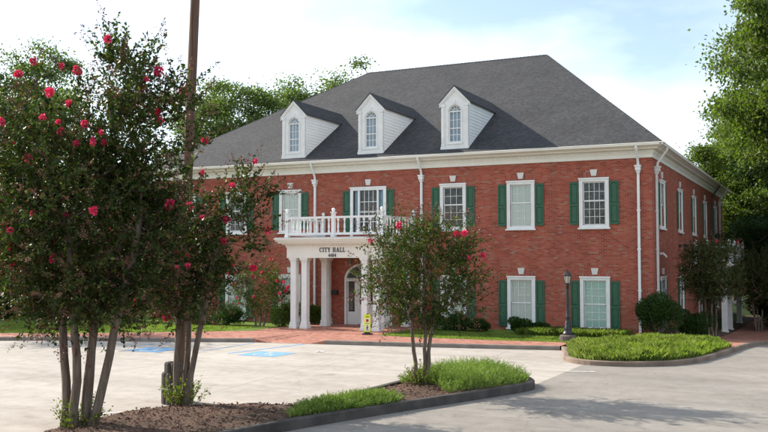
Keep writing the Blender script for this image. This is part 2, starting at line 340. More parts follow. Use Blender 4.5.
# concrete lot left of the drive
lot = MB(); xs = [-60]+[p[0] for p in KERB]+[-1.2, -.3]
for a, b in zip(xs[:-1], xs[1:]):
    ya = ky(a) if a > -41 else -29; yb = ky(b) if b > -41 else -29
    lot.quad((a,-60,0),(b,-60,0),(b,yb+.05,0),(a,ya+.05,0))
struct('parking_lot', lot, 'lot_concrete')
drive = sheet('d', None, -.3, 39.7, -59.5, 48.5, 1.0, .004)
drive.quad((-3.7,-59.5,.004),(-.3,-59.5,.004),(-.3,-16.5,.004),(-3.7,-16.5,.004))
struct('driveway', drive, 'asphalt')
def ribbon(pts, w0, w1, zb, zt, closed=False, zf=None):
    """kerb between offsets w0 (road side) and w1 along a polyline (left normal positive)"""
    mb = MB(); P = [Vector((p[0], p[1], 0)) for p in pts]; n = len(P); ring = []
    for i, p in enumerate(P):
        a = P[(i-1) % n] if (closed or i > 0) else p; b = P[(i+1) % n] if (closed or i < n-1) else p
        t = (b-a).normalized(); nn = Vector((-t.y, t.x, 0)); h = zf(p.x, p.y) if zf else 0; zt_ = zt(p.x, p.y) if callable(zt) else zt
        q0 = p+nn*w0; q1 = p+nn*w1; c = .025*(1 if w1 > w0 else -1)
        ring.append([(q0.x,q0.y,h+zb),(q0.x,q0.y,h+zt_-.02),(q0.x+nn.x*c,q0.y+nn.y*c,h+zt_),(q1.x,q1.y,h+zt_),(q1.x,q1.y,h+zb)])
    for i in range(n if closed else n-1):
        A = ring[i]; B = ring[(i+1) % n]
        for k in range(4): mb.quad(A[k], B[k], B[k+1], A[k+1])
    if not closed:
        mb.add(ring[0], [(0,1,2,3,4)]); mb.add(ring[-1], [(4,3,2,1,0)])
    return mb
def subdiv(pts, d=.4):
    o_ = []
    for a, b in zip(pts[:-1], pts[1:]):
        n = max(1, int(math.dist(a, b)/d)); o_ += [tuple(np.array(a)+(np.array(b)-np.array(a))*k/n) for k in range(n)]
    return o_+[tuple(pts[-1])]
def chaikin(pts, n=2, closed=False):
    for _ in range(n):
        q = [] if closed else [pts[0]]
        for i in range(len(pts) if closed else len(pts)-1):
            a = np.array(pts[i]); b = np.array(pts[(i+1) % len(pts)]); q += [tuple(a*.75+b*.25), tuple(a*.25+b*.75)]
        if not closed: q.append(pts[-1])
        pts = q
    return pts
KL = [p for p in KERB if p[0] <= -13.6]; KR = [p for p in KERB if p[0] >= -10.8]
struct('kerb', ribbon(KL, 0, .15, -.1, .15), 'concrete_kerb'); struct('kerb', ribbon(KR, 0, .15, -.1, .15), 'concrete_kerb')
# brick pavement behind the kerb, with a flush ramp between the two kerbs
BACK = [(-40,-18.9),(-24.6,-11.0),(-20.9,-9.2),(-17.6,-6.75),(-15.9,-5.25),(-14.6,-4.9),(-10.4,-4.9),(-8.8,-5.45),(-6.8,-5.4),(-5.1,-5.35),(-2.5,-5.1),(-1.1,-4.9)]
def by(x): return float(np.interp(x, [p[0] for p in BACK], [p[1] for p in BACK]))
pv = MB(); xs = sorted(set([p[0] for p in KERB if p[0] <= -2.1]+[p[0] for p in BACK if p[0] <= -2.2]+[-13.4,-13.0,-11.3,-10.9]))
def pz(x): return .15 if (x <= -13.6 or x >= -10.7) else .012+.138*max(0, 1-min(x+13.6, -10.7-x)/.5)
for a, b in zip(xs[:-1], xs[1:]):
    of = 0 if (a >= -13.61 and b <= -10.69) else .151
    pv.quad((a,ky(a)+of,pz(a)-.005),(b,ky(b)+of,pz(b)-.005),(b,by(b),.145),(a,by(a),.145))
    if of == 0: pv.quad((a,ky(a),-.1),(b,ky(b),-.1),(b,ky(b),pz(b)-.005),(a,ky(a),pz(a)-.005))
pv.quad((-1.96,-6.45,.145),(-1.1,-5.3,.145),(-1.1,-4.9,.145),(-2.11,-5.04,.145))
pv.box(-16.0,-10.1,-5.0,-.003,-.1,.149)
struct('pavement', pv, 'paver')
# lawns and beds
lw = MB()
xs = np.arange(-10.09, .9, .5)
for a, b in zip(xs[:-1], xs[1:]): lw.quad((a,by(a)+.003,.14),(b,by(b)+.003,.14),(b,-.0,.14),(a,-.0,.14))
xs = np.arange(-40, -15.9, 1.0)
for a, b in zip(xs[:-1], xs[1:]): lw.quad((a,by(a)+.003,.14),(b,by(b)+.003,.14),(b,12,.14),(a,12,.14))
struct('lawn', lw, 'lawn')
# right-hand grass island, kerb and side path
RK = chaikin([(-2.05,-6.7),(-1.5,-8.3),(-1.15,-10.0),(-.4,-10.85),(.5,-10.95),(1.4,-10.65),(2.4,-9.75),(2.95,-8.2),(3.3,-6.0),(3.65,-3.2),(4.15,.4),(4.8,4.5),(5.6,10),(6.6,18),(7.5,26)], 2)
struct('kerb', ribbon(RK, 0, .16, -.15, .15, zf=gz), 'kerb_clay')
inner = []
for i, p in enumerate(RK):
    a = np.array(RK[max(i-1,0)]); b = np.array(RK[min(i+1,len(RK)-1)]); t = (b-a)/np.linalg.norm(b-a); inner.append((p[0]-t[1]*.159, p[1]+t[0]*.159))
isl = MB(); ring = [p for p in inner if p[1] < -3.9]
cx_, cy_ = .7, -6.6
mid = [(x*.45+cx_*.55, y*.45+cy_*.55) for x, y in ring]
poly = ring+[(2.6,-3.2),(1.6,-2.6),(.4,-3.0),(-.6,-4.2),(-1.15,-5.3),(-1.9,-6.4)]
isl.add([(x, y, float(gz(x, y))+.13) for x, y in poly]+[(cx_, cy_, .2)], [(i, (i+1) % len(poly), len(poly)) for i in range(len(poly))])
struct('grass_island', isl, 'lawn')
GRASS_POLY = poly
pth = MB(); rs = [p for p in inner if p[1] > -6.5]
def pin(y): return float(np.interp(y, [-6.5,-4,-2.4,3,8,14,26], [2.95,2.45,1.4,1.3,1.6,1.9,2.2]))
for a, b in zip(rs[:-1], rs[1:]):
    pth.quad((a[0],a[1],float(gz(*a))+.145),(b[0],b[1],float(gz(*b))+.145),(pin(b[1]),b[1],float(gz(pin(b[1]),b[1]))+.147),(pin(a[1]),a[1],float(gz(pin(a[1]),a[1]))+.147))
struct('path', pth, 'paver')
sb = MB(); ys = np.arange(-4.6, 30, 1.0)
for a, b in zip(ys[:-1], ys[1:]):
    for u0, u1 in ((0, .5), (.5, 1)):
        q = lambda y, u: (-.3+(pin(y)+.3+.05)*u, y, float(gz(-.3+(pin(y)+.35)*u, y))+.125)
        sb.quad(q(a,u0), q(a,u1), q(b,u1), q(b,u0))
struct('planting_bed', sb, 'mulch')
# near planting island
NI = [(-3.35,-30),(-3.0,-25.7),(-2.47,-23.6),(-1.75,-21.5),(-.7,-18.75),(-.12,-17.2),(-.05,-16.5),(-.5,-15.6),(-1.5,-14.9),(-2.5,-14.9),(-3.1,-15.8),(-3.15,-18.5),(-3.3,-21.3),(-3.7,-21.8),(-4.6,-22.25),(-5.5,-22.8),(-6.2,-23.5),(-6.35,-24.4),(-6.15,-25.4),(-6.1,-26.4),(-5.9,-27.5),(-5.7,-30)]
NIc = chaikin(NI, 2, True)
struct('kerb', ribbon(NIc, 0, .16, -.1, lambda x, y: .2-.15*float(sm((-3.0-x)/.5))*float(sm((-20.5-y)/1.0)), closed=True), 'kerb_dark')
ins = []
for i, p in enumerate(NIc):
    a = np.array(NIc[i-1]); b = np.array(NIc[(i+1) % len(NIc)]); t = (b-a)/np.linalg.norm(b-a); ins.append((p[0]-t[1]*.158, p[1]+t[0]*.158))
def inpoly(x, y, poly):
    c = np.zeros(np.shape(x), bool); n = len(poly)
    for i in range(n):
        x0, y0 = poly[i]; x1, y1 = poly[(i+1) % n]
        hit = ((y0 > y) != (y1 > y)); xi = (x1-x0)*(y-y0)/((y1-y0) if abs(y1-y0) > 1e-9 else 1e-9)+x0
        c ^= hit & (x < xi)
    return c
def edged(x, y, poly):
    """distance to the outline"""
    d = np.full(np.shape(x), 1e9); n = len(poly)
    for i in range(n):
        a = np.array(poly[i]); b = np.array(poly[(i+1) % n]); ab = b-a; L_ = max(ab@ab, 1e-12)
        t = np.clip(((x-a[0])*ab[0]+(y-a[1])*ab[1])/L_, 0, 1); d = np.minimum(d, np.hypot(x-a[0]-ab[0]*t, y-a[1]-ab[1]*t))
    return d
def mulchz(x, y): return .160+.06*sm(edged(x, y, ins)/.9)+.018*np.sin(x*5.1+y*3.3)*np.sin(y*4.7-x*2)
xs = np.arange(-7.7, .1, .12); ys = np.arange(-30, -14.7, .12); X, Y = np.meshgrid(xs, ys, indexing='ij')
inn = inpoly(X, Y, ins); Z = np.where(inn, mulchz(X, Y)+rng.normal(0, .008, X.shape), np.where((X < -3.2) & (Y < -21), .06, .10))
mu = MB(); ny = X.shape[1]; mu.v = np.stack([X, Y, Z], -1).reshape(-1, 3).tolist()
near = np.roll(inn,1,0)|np.roll(inn,-1,0)|inn|np.roll(inn,1,1)|np.roll(inn,-1,1)
keep = near & (edged(X, Y, NIc) > .03) & inpoly(X, Y, NIc)
for i in range(X.shape[0]-1):
    for j in range(ny-1):
        if keep[i,j] and keep[i+1,j] and keep[i,j+1] and keep[i+1,j+1]: mu.f.append((i*ny+j, (i+1)*ny+j, (i+1)*ny+j+1, i*ny+j+1))
struct('mulch_bed', mu, 'mulch', smooth=True)
def sample(poly, n, extra=None):
    P = np.array(poly); lo = P.min(0); hi = P.max(0); out_ = []
    while sum(len(a) for a in out_) < n:
        q = rng.uniform(lo, hi, (n, 2)); k = inpoly(q[:,0], q[:,1], poly)
        if extra is not None: k &= extra(q)
        out_.append(q[k])
    return np.concatenate(out_)[:n]
q = sample(ins, 5200); z = mulchz(q[:,0], q[:,1])+.01
d_ = rng.normal(size=(len(q), 3)); d_[:,2] *= .35
o = link('bark_chips', npmesh('bark_chips', kites(np.c_[q, z], d_, rng.uniform(.03, .09, len(q)), .5), 4, 'mulch_chip'), kind='stuff')
tag(o, 'brown shredded bark scattered over the near planting bed', 'mulch')

# road paint
def strip(name, a, b, w, m, label, cat='marking', z=.006, group=None):
    a = np.array(a); b = np.array(b); t = (b-a)/np.linalg.norm(b-a); n_ = np.array((-t[1], t[0]))*w/2
    mb = MB(); mb.quad((*(a-n_), z), (*(b-n_), z), (*(b+n_), z), (*(a+n_), z)); o = mb.build(name, m); o['kind'] = 'structure'; return o
strip('road_marking', (-11.95,-12.7), (-11.45,-8.5), .14, 'paint_blue', '')
strip('road_marking', (-13.25,-12.4), (-13.45,-8.9), .12, 'paint_blue_worn', '')
strip('road_marking', (-16.7,-13.4), (-16.5,-10.2), .12, 'paint_blue_worn', '')
strip('road_marking', (-.35,-12.75), (.45,-12.45), .12, 'paint_white', '', z=.012)
strip('road_marking', (-7.15,-24.25), (-6.75,-23.6), .10, 'paint_white', '')
def wheelchair(cx, cy, m, nm='accessible_parking_symbol'):
    mb = MB(); mb.quad((cx-.72,cy-.72,.006),(cx+.72,cy-.72,.006),(cx+.72,cy+.72,.006),(cx-.72,cy+.72,.006))
    o = mb.build(nm, m); o['kind'] = 'structure'
    w = MB()
    def st(p, q_, t):
        p = np.array(p); q_ = np.array(q_); d = (q_-p)/np.linalg.norm(q_-p); n_ = np.array((-d[1], d[0]))*t/2
        w.quad((cx+p[0]-n_[0],cy+p[1]-n_[1],.01),(cx+q_[0]-n_[0],cy+q_[1]-n_[1],.01),(cx+q_[0]+n_[0],cy+q_[1]+n_[1],.01),(cx+p[0]+n_[0],cy+p[1]+n_[1],.01))
    st((-.1,.38),(-.02,-.02),.09); st((-.02,-.02),(.27,-.04),.09); st((.27,.0),(.36,-.4),.09); st((-.07,.22),(.2,.2),.07)
    for k in range(9):
        a0 = R(100+k*26); a1 = R(100+(k+1)*26); st((-.03+.3*math.cos(a0), -.2+.3*math.sin(a0)), (-.03+.3*math.cos(a1), -.2+.3*math.sin(a1)), .07)
    st((-.19,.5),(-.05,.5),.14)
    w.build('wheelchair_figure', 'paint_white', o)
wheelchair(-10.65,-12.3,'paint_blue'); wheelchair(-15.1,-12.75,'paint_blue')
sc = MB(); sc.add([(-.16,-.05,.004),(.0,-.09,.03),(.15,-.04,.006),(.12,.07,.035),(-.04,.05,.012),(-.14,.08,.03)],[(0,1,4),(0,4,5),(1,2,3),(1,3,4)])
tag(sc.build('paper_scrap', 'paper', loc=(-9.4,-10.87,.004)), 'crumpled white paper scrap lying on the parking lot', 'litter')

# ------------------------------------------------------------------ city hall
BL = -26.1; BD = 28.0; ZB = -1.2; ZT = 7.45; CXB = -13.05
bld = thing('brick_building', 'two-storey red brick city hall with white portico, green shutters and dark hipped roof', 'building', (0,0,0))
XW = [-2.38,-5.58,-8.75,-17.36,-20.55,-23.75]
YW = [2.4,7.8,12.9,17.8,23.2]
WW, U0, U1, L0, L1 = .63, 4.5, 6.64, .2, 2.48     # trim half width, trim bottoms and tops
tr_ = .15
hol_f = []
for x in XW:
    hol_f.append((x-WW+tr_, x+WW-tr_, U0+tr_, U1-tr_)); hol_f.append((x-WW+tr_, x+WW-tr_, L0+tr_*.8, L1-tr_))
hol_f.append((CXB-.95+tr_, CXB+.95-tr_, 4.45, U1-tr_))
hol_f.append((CXB-1.14, CXB+1.14, .15, 2.28))
hol_s = []
for y in YW:
    hol_s.append((y-WW+tr_, y+WW-tr_, U0+tr_, U1-tr_))
    if not 11.5 < y < 21: hol_s.append((y-WW+tr_, y+WW-tr_, L0+tr_*.8, L1-tr_))
hol_s.append((14.4, 15.6, -.6, 1.9))
def wall_holes(u0, u1, z0, z1, holes, fn, depth=.14):
    us = sorted(set([u0, u1]+[h[0] for h in holes]+[h[1] for h in holes])); zs = sorted(set([z0, z1]+[h[2] for h in holes]+[h[3] for h in holes]))
    mb = MB()
    for i in range(len(us)-1):
        for j in range(len(zs)-1):
            uc = (us[i]+us[i+1])/2; zc = (zs[j]+zs[j+1])/2
            if any(h[0] < uc < h[1] and h[2] < zc < h[3] for h in holes): continue
            mb.quad(fn(us[i],0,zs[j]), fn(us[i+1],0,zs[j]), fn(us[i+1],0,zs[j+1]), fn(us[i],0,zs[j+1]))
    for a, b, c, d in holes:
        mb.quad(fn(a,0,c),fn(a,0,d),fn(a,depth,d),fn(a,depth,c)); mb.quad(fn(b,0,c),fn(b,depth,c),fn(b,depth,d),fn(b,0,d))
        mb.quad(fn(a,0,d),fn(b,0,d),fn(b,depth,d),fn(a,depth,d)); mb.quad(fn(a,0,c),fn(a,depth,c),fn(b,depth,c),fn(b,0,c))
    return mb
ff = lambda u, t, z: (u, t, z)          # front wall: t goes into the building
fs_ = lambda u, t, z: (-t, u, z)        # right side wall
wall_holes(BL, 0, ZB, ZT, hol_f, ff).build('wall', 'brick', bld)
wall_holes(0, BD, ZB, ZT, hol_s, fs_).build('wall', 'brick', bld)
MB().quad((BL,BD,ZB),(0,BD,ZB),(0,BD,ZT),(BL,BD,ZT)).build('wall', 'brick', bld)
MB().quad((BL,0,ZB),(BL,BD,ZB),(BL,BD,ZT),(BL,0,ZT)).build('wall', 'brick', bld)

def fbox(mb, f, u0, u1, t0, t1, z0, z1):
    vs = [f(u0,t0,z0),f(u1,t0,z0),f(u1,t1,z0),f(u0,t1,z0),f(u0,t0,z1),f(u1,t0,z1),f(u1,t1,z1),f(u0,t1,z1)]
    return mb.add(vs, [(0,3,2,1),(4,5,6,7),(0,1,5,4),(1,2,6,5),(2,3,7,6),(3,0,4,7)])
def window(f, uc, z0, z1, hw=WW, blind='blind_white', cols=3, rows=(2, 2), key=True, sill=True, kz=.09, meet=.5):
    """trim proud of the wall, sashes and glass inside the opening"""
    fr_ = MB(); w = tr_; sb_ = z0+(tr_*.8 if z0 < 1 else tr_)
    fbox(fr_, f, uc-hw, uc-hw+w, -.05, .03, z0, z1); fbox(fr_, f, uc+hw-w, uc+hw, -.05, .03, z0, z1)
    fbox(fr_, f, uc-hw+w, uc+hw-w, -.05, .03, z1-w, z1); fbox(fr_, f, uc-hw+w, uc+hw-w, -.05, .03, z0, sb_)
    fbox(fr_, f, uc-hw-.02, uc+hw+.02, -.085, -.051, z1-.05, z1+.015)
    for s_ in (-1, 1): fbox(fr_, f, uc+s_*(hw-.03)-.02, uc+s_*(hw-.03)+.02, -.066, -.051, z0, z1-.06)
    W_ = fr_.build('window', 'white_paint', bld)
    if sill: fbox(MB(), f, uc-hw-.05, uc+hw+.05, -.11, -.052, z0-.02, z0+.05).build('sill', 'white_paint', W_)
    a, b = uc-hw+w, uc+hw-w; c, d = sb_, z1-w; zm = c+(d-c)*meet
    for (zz0, zz1, t, nr) in ((zm-.02, d, .035, rows[0]), (c, zm+.02, .065, rows[1])):
        s_ = MB(); e = .05
        fbox(s_, f, a, a+e, t, t+.03, zz0, zz1); fbox(s_, f, b-e, b, t, t+.03, zz0, zz1)
        fbox(s_, f, a+e, b-e, t, t+.03, zz0, zz0+e); fbox(s_, f, a+e, b-e, t, t+.03, zz1-e, zz1)
        for k in range(1, cols): u = a+e+(b-a-2*e)*k/cols; fbox(s_, f, u-.009, u+.009, t+.006, t+.022, zz0+e, zz1-e)
        for k in range(1, nr): z_ = zz0+e+(zz1-zz0-2*e)*k/nr; fbox(s_, f, a+e, b-e, t+.008, t+.020, z_-.009, z_+.009)
        s_.build('sash', 'white_paint', W_)
        MB().quad(f(a+e,t+.015,zz0+e),f(b-e,t+.015,zz0+e),f(b-e,t+.015,zz1-e),f(a+e,t+.015,zz1-e)).build('pane', 'glass', W_)
    fbox(MB(), f, a+.004, b-.004, .104, .112, c+.004, d-.004).build('blind', blind, W_)
    if key: keystone(f, uc, z1+kz, W_, hw)
    return W_
def keystone(f, uc, z, par, hw):
    MB().prism([(-.10,0),(.10,0),(.155,.27),(-.155,.27)], lambda u, v, t: f(uc+u, t, z+v), -.06, .02).build('keystone', 'stone_trim', par)
    ar = MB()
    ar.prism([(-hw+.02,0),(-.115,0),(-.16,.235),(-hw-.14,.235)], lambda u, v, t: f(uc+u, t, z-.06+v), -.004, .02)
    ar.prism([(.115,0),(hw-.02,0),(hw+.14,.235),(.16,.235)], lambda u, v, t: f(uc+u, t, z-.06+v), -.004, .02)
    ar.build('flat_arch', 'brick_soldier', par)
SHM = {}
def shutter(f, uc, z0, z1, side_, hw=WW):
    """louvred-panel shutter beside the trim"""
    u0 = uc+side_*(hw+.03); u1 = uc+side_*(hw+.40); u0, u1 = min(u0, u1), max(u0, u1)
    b_ = MB(); e = .055; zm = z0+(z1-z0)*.46
    fbox(b_, f, u0, u0+e, -.05, -.002, z0, z1); fbox(b_, f, u1-e, u1, -.05, -.002, z0, z1)
    for a, c in ((z0, z0+.09), (zm-.05, zm+.05), (z1-.08, z1)): fbox(b_, f, u0+e, u1-e, -.05, -.002, a, c)
    fbox(b_, f, u0+e, u1-e, -.022, -.004, z0+.09, z1-.08)
    o = b_.build('shutter', 'shutter_green', bld)
    for a, c in ((z0+.09, zm-.05), (zm+.05, z1-.08)):
        p = MB(); i = .045
        vs = [f(u0+e+.01,-.0225,a+.01),f(u1-e-.01,-.0225,a+.01),f(u1-e-.01,-.0225,c-.01),f(u0+e+.01,-.0225,c-.01),
              f(u0+e+i,-.04,a+i),f(u1-e-i,-.04,a+i),f(u1-e-i,-.04,c-i),f(u0+e+i,-.04,c-i)]
        p.add(vs, [(0,1,5,4),(1,2,6,5),(2,3,7,6),(3,0,4,7),(4,5,6,7)]); p.build('panel', 'shutter_green', o)
for i, x in enumerate(XW):
    window(ff, x, U0, U1, blind='room_dark' if i in (0, 2, 4) else 'blind_white', cols=4 if i == 0 else 3, rows=(2, 3), meet=.56)
    window(ff, x, L0, L1, blind='blind_lawn_tint' if i < 1 else 'blind_white', cols=3, rows=(3, 3))
    for s_ in (-1, 1):
        shutter(ff, x, U0+.18, U1-.14, s_); shutter(ff, x, L0+.09, L1-.17, s_)
for y in YW:
    window(fs_, y, U0, U1, blind='blind_white', rows=(2, 3))
    for s_ in (-1, 1): shutter(fs_, y, U0+.18, U1-.14, s_)
    if not 11.5 < y < 21:
        window(fs_, y, L0, L1)
        for s_ in (-1, 1): shutter(fs_, y, L0+.09, L1-.17, s_)
# balcony window: wide middle light with a narrow light each side, backed by a painted blue reflection
wb = MB(); a, b = CXB-.95, CXB+.95
fbox(wb, ff, a, a+tr_, -.05, .03, 4.3, U1); fbox(wb, ff, b-tr_, b, -.05, .03, 4.3, U1); fbox(wb, ff, a+tr_, b-tr_, -.05, .03, U1-tr_, U1)
fbox(wb, ff, a-.02, b+.02, -.085, -.051, U1-.05, U1+.015)
for u in (CXB-.5, CXB+.5): fbox(wb, ff, u-.045, u+.045, -.03, .08, 4.45, U1-tr_)
wb = wb.build('balcony_door', 'white_paint', bld)
s_ = MB()
for k in range(1, 4): fbox(s_, ff, CXB-.455+.91*k/4-.012, CXB-.455+.91*k/4+.012, .04, .07, 4.45, U1-tr_)
for z in (4.55, 5.0, 5.45, 5.5, 5.95): fbox(s_, ff, CXB-.455, CXB+.455, .042, .068, z-.014, z+.014)
s_.build('sash', 'white_paint', wb)
MB().quad((a+tr_,.055,4.45),(b-tr_,.055,4.45),(b-tr_,.055,U1-tr_),(a+tr_,.055,U1-tr_)).build('pane', 'glass', wb)
fbox(MB(), ff, CXB-.47, CXB+.47, .15, .16, 4.4, U1).build('room', 'room_dark', wb)
for u in (CXB-.66, CXB+.66): fbox(MB(), ff, u-.19, u+.19, .15, .16, 4.4, U1).build('reflection_panel', 'reflection_blue', wb)
keystone(ff, CXB, U1+.09, wb, .95)
for s2 in (-1, 1): shutter(ff, CXB, U0+.0, U1-.14, s2, .95)

# entrance: double door under an arched fanlight
ed = MB(); zsp = 2.28; Ra = 1.14
arc = [(CXB+Ra*math.cos(t), zsp+.72*math.sin(t)) for t in np.linspace(0, math.pi, 17)]
fan = MB(); fan.add([(x, -.012, z) for x, z in arc], [tuple(range(len(arc)))[::-1]])
door = MB()
for i in range(16):
    (x0, z0), (x1, z1) = arc[i], arc[i+1]; k = 1.10
    X0, Z0, X1, Z1 = CXB+(x0-CXB)*k, zsp+(z0-zsp)*k*1.03, CXB+(x1-CXB)*k, zsp+(z1-zsp)*k*1.03
    door.add([(x0,-.05,z0),(x1,-.05,z1),(X1,-.05,Z1),(X0,-.05,Z0),(x0,-.005,z0),(x1,-.005,z1),(X1,-.005,Z1),(X0,-.005,Z0)], [(3,2,1,0),(0,1,5,4),(2,3,7,6)])
fbox(door, ff, CXB-1.25, CXB-1.14, -.05, .02, .15, zsp); fbox(door, ff, CXB+1.14, CXB+1.25, -.05, .02, .15, zsp); fbox(door, ff, CXB-1.14, CXB+1.14, -.05, .1, zsp-.09, zsp+.05)
for u in (-.62, .62): fbox(door, ff, CXB+u-.05, CXB+u+.05, -.02, .1, .15, zsp-.09)
for t in np.linspace(0, math.pi, 7)[1:-1]:
    c_, s__ = math.cos(t), math.sin(t)
    door.tube([(CXB+.3*c_,-.025,zsp+.2*s__),(CXB+Ra*c_,-.025,zsp+.72*s__)], .016, 4)
door = door.build('doorway', 'white_paint', bld); fan.build('fanlight', 'room_dark', door)
MB().add([(x, -.016, z) for x, z in arc], [tuple(range(len(arc)))[::-1]]).build('pane', 'glass', door)
for s2 in (-1, 1):
    d = MB(); u0, u1 = (CXB-.57, CXB-.004) if s2 < 0 else (CXB+.004, CXB+.57)
    fbox(d, ff, u0, u0+.1, .03, .08, .17, 2.17); fbox(d, ff, u1-.1, u1, .03, .08, .17, 2.17)
    for a, b in ((.17,.40),(.98,1.10),(2.04,2.17)): fbox(d, ff, u0+.1, u1-.1, .03, .08, a, b)
    fbox(d, ff, u0+.1, u1-.1, .05, .075, .40, .98)
    d.build('door_leaf', 'white_paint', door)
    MB().quad((u0+.1,.055,1.1),(u1-.1,.055,1.1),(u1-.1,.055,2.04),(u0+.1,.055,2.04)).build('pane', 'glass', door)
    fbox(MB(), ff, CXB+s2*.02-.012+s2*.05, CXB+s2*.02+.012+s2*.05, -.01, .03, .95, 1.2).build('handle', 'bronze', door)
    sl = MB(); v0, v1 = (CXB-1.14, CXB-.67) if s2 < 0 else (CXB+.67, CXB+1.14)
    fbox(sl, ff, v0, v1, .03, .08, .15, .75); fbox(sl, ff, v0, v0+.07, .03, .08, .75, 2.19); fbox(sl, ff, v1-.07, v1, .03, .08, .75, 2.19)
    sl.build('sidelight', 'white_paint', door)
    MB().quad((v0,.06,.75),(v1,.06,.75),(v1,.06,2.19),(v0,.06,2.19)).build('pane', 'glass', door)
fbox(MB(), ff, CXB-1.2, CXB+1.2, .15, .16, .1, 2.35).build('room', 'room_brown', door)

# cornice all round, dentils, gutters
def around(prof):
    mb = MB(); rings = [[(BL-o_,-o_,z),(o_,-o_,z),(o_,BD+o_,z),(BL-o_,BD+o_,z)] for o_, z in prof]
    for A, B in zip(rings[:-1], rings[1:]):
        for k in range(4): mb.quad(A[k], A[(k+1) % 4], B[(k+1) % 4], B[k])
    return mb
co = around([(-.05,7.40),(.05,7.40),(.05,7.55),(.075,7.57),(.075,7.60),(.09,7.60),(.09,7.715),(.14,7.715),(.30,7.74),(.30,7.79),(.36,7.80),(.44,7.84),(.44,7.845)]).build('cornice', 'warm_bounce_white', bld)
de = MB()
for x in np.arange(BL-.06, .08, .12): de.box(x, x+.065, -.128, -.0895, 7.625, 7.70)
for y in np.arange(-.06, BD, .12): de.box(.0895, .128, y, y+.065, 7.625, 7.70)
o = de.build('dentils', 'warm_bounce_white', co, kind='stuff')
around([(.44,7.846),(.54,7.846),(.56,7.86),(.57,7.93),(.59,7.95),(.57,7.965),(.50,7.965),(.46,7.90)]).build('gutter', 'warm_bounce_white', bld)
# roof: front ridge, back ridge and a flat deck between them
EO = .535; EZ = 7.935; RZ = 14.68; RYF = 11.0; RYB = 17.0; RX0, RX1 = -18.6, -7.45
rf = MB(); A = [(BL-EO,-EO,EZ),(EO,-EO,EZ),(EO,BD+EO,EZ),(BL-EO,BD+EO,EZ)]; B = [(RX0,RYF,RZ),(RX1,RYF,RZ),(RX1,RYB,RZ),(RX0,RYB,RZ)]
rf.add(A+B, [(0,1,5,4),(1,2,6,5),(2,3,7,6),(3,0,4,7),(4,5,6,7)])
lowr = [(x, y, EZ-.045) for x, y, z in A]; rf.add(A+lowr, [(0,4,5,1),(1,5,6,2),(2,6,7,3),(3,7,4,0),(4,7,6,5)])
roof = rf.build('roof', 'shingle', bld)
cp = MB()
def cap(p, q_):
    p = Vector(p); q_ = Vector(q_); n = int((q_-p).length/.22)
    for i in range(n):
        a = p.lerp(q_, i/n); b = p.lerp(q_, (i+1.08)/n); t = (b-a).normalized(); sd_ = t.cross(Vector((0,0,1))).normalized()
        u_ = Vector((0,0,1)); w = .13
        cp.add([a+sd_*w-u_*.055, a+u_*.03, a-sd_*w-u_*.055, b+sd_*w-u_*.075, b+u_*.012, b-sd_*w-u_*.075], [(0,1,4,3),(1,2,5,4),(0,2,1)])
cap(A[1], B[1]); cap(A[0], B[0]); cap(B[0], B[1])
cp.build('ridge_cap', 'shingle', roof)
SL = (RZ-EZ)/(RYF+EO)
def rz_(y): return EZ+SL*(y+EO)
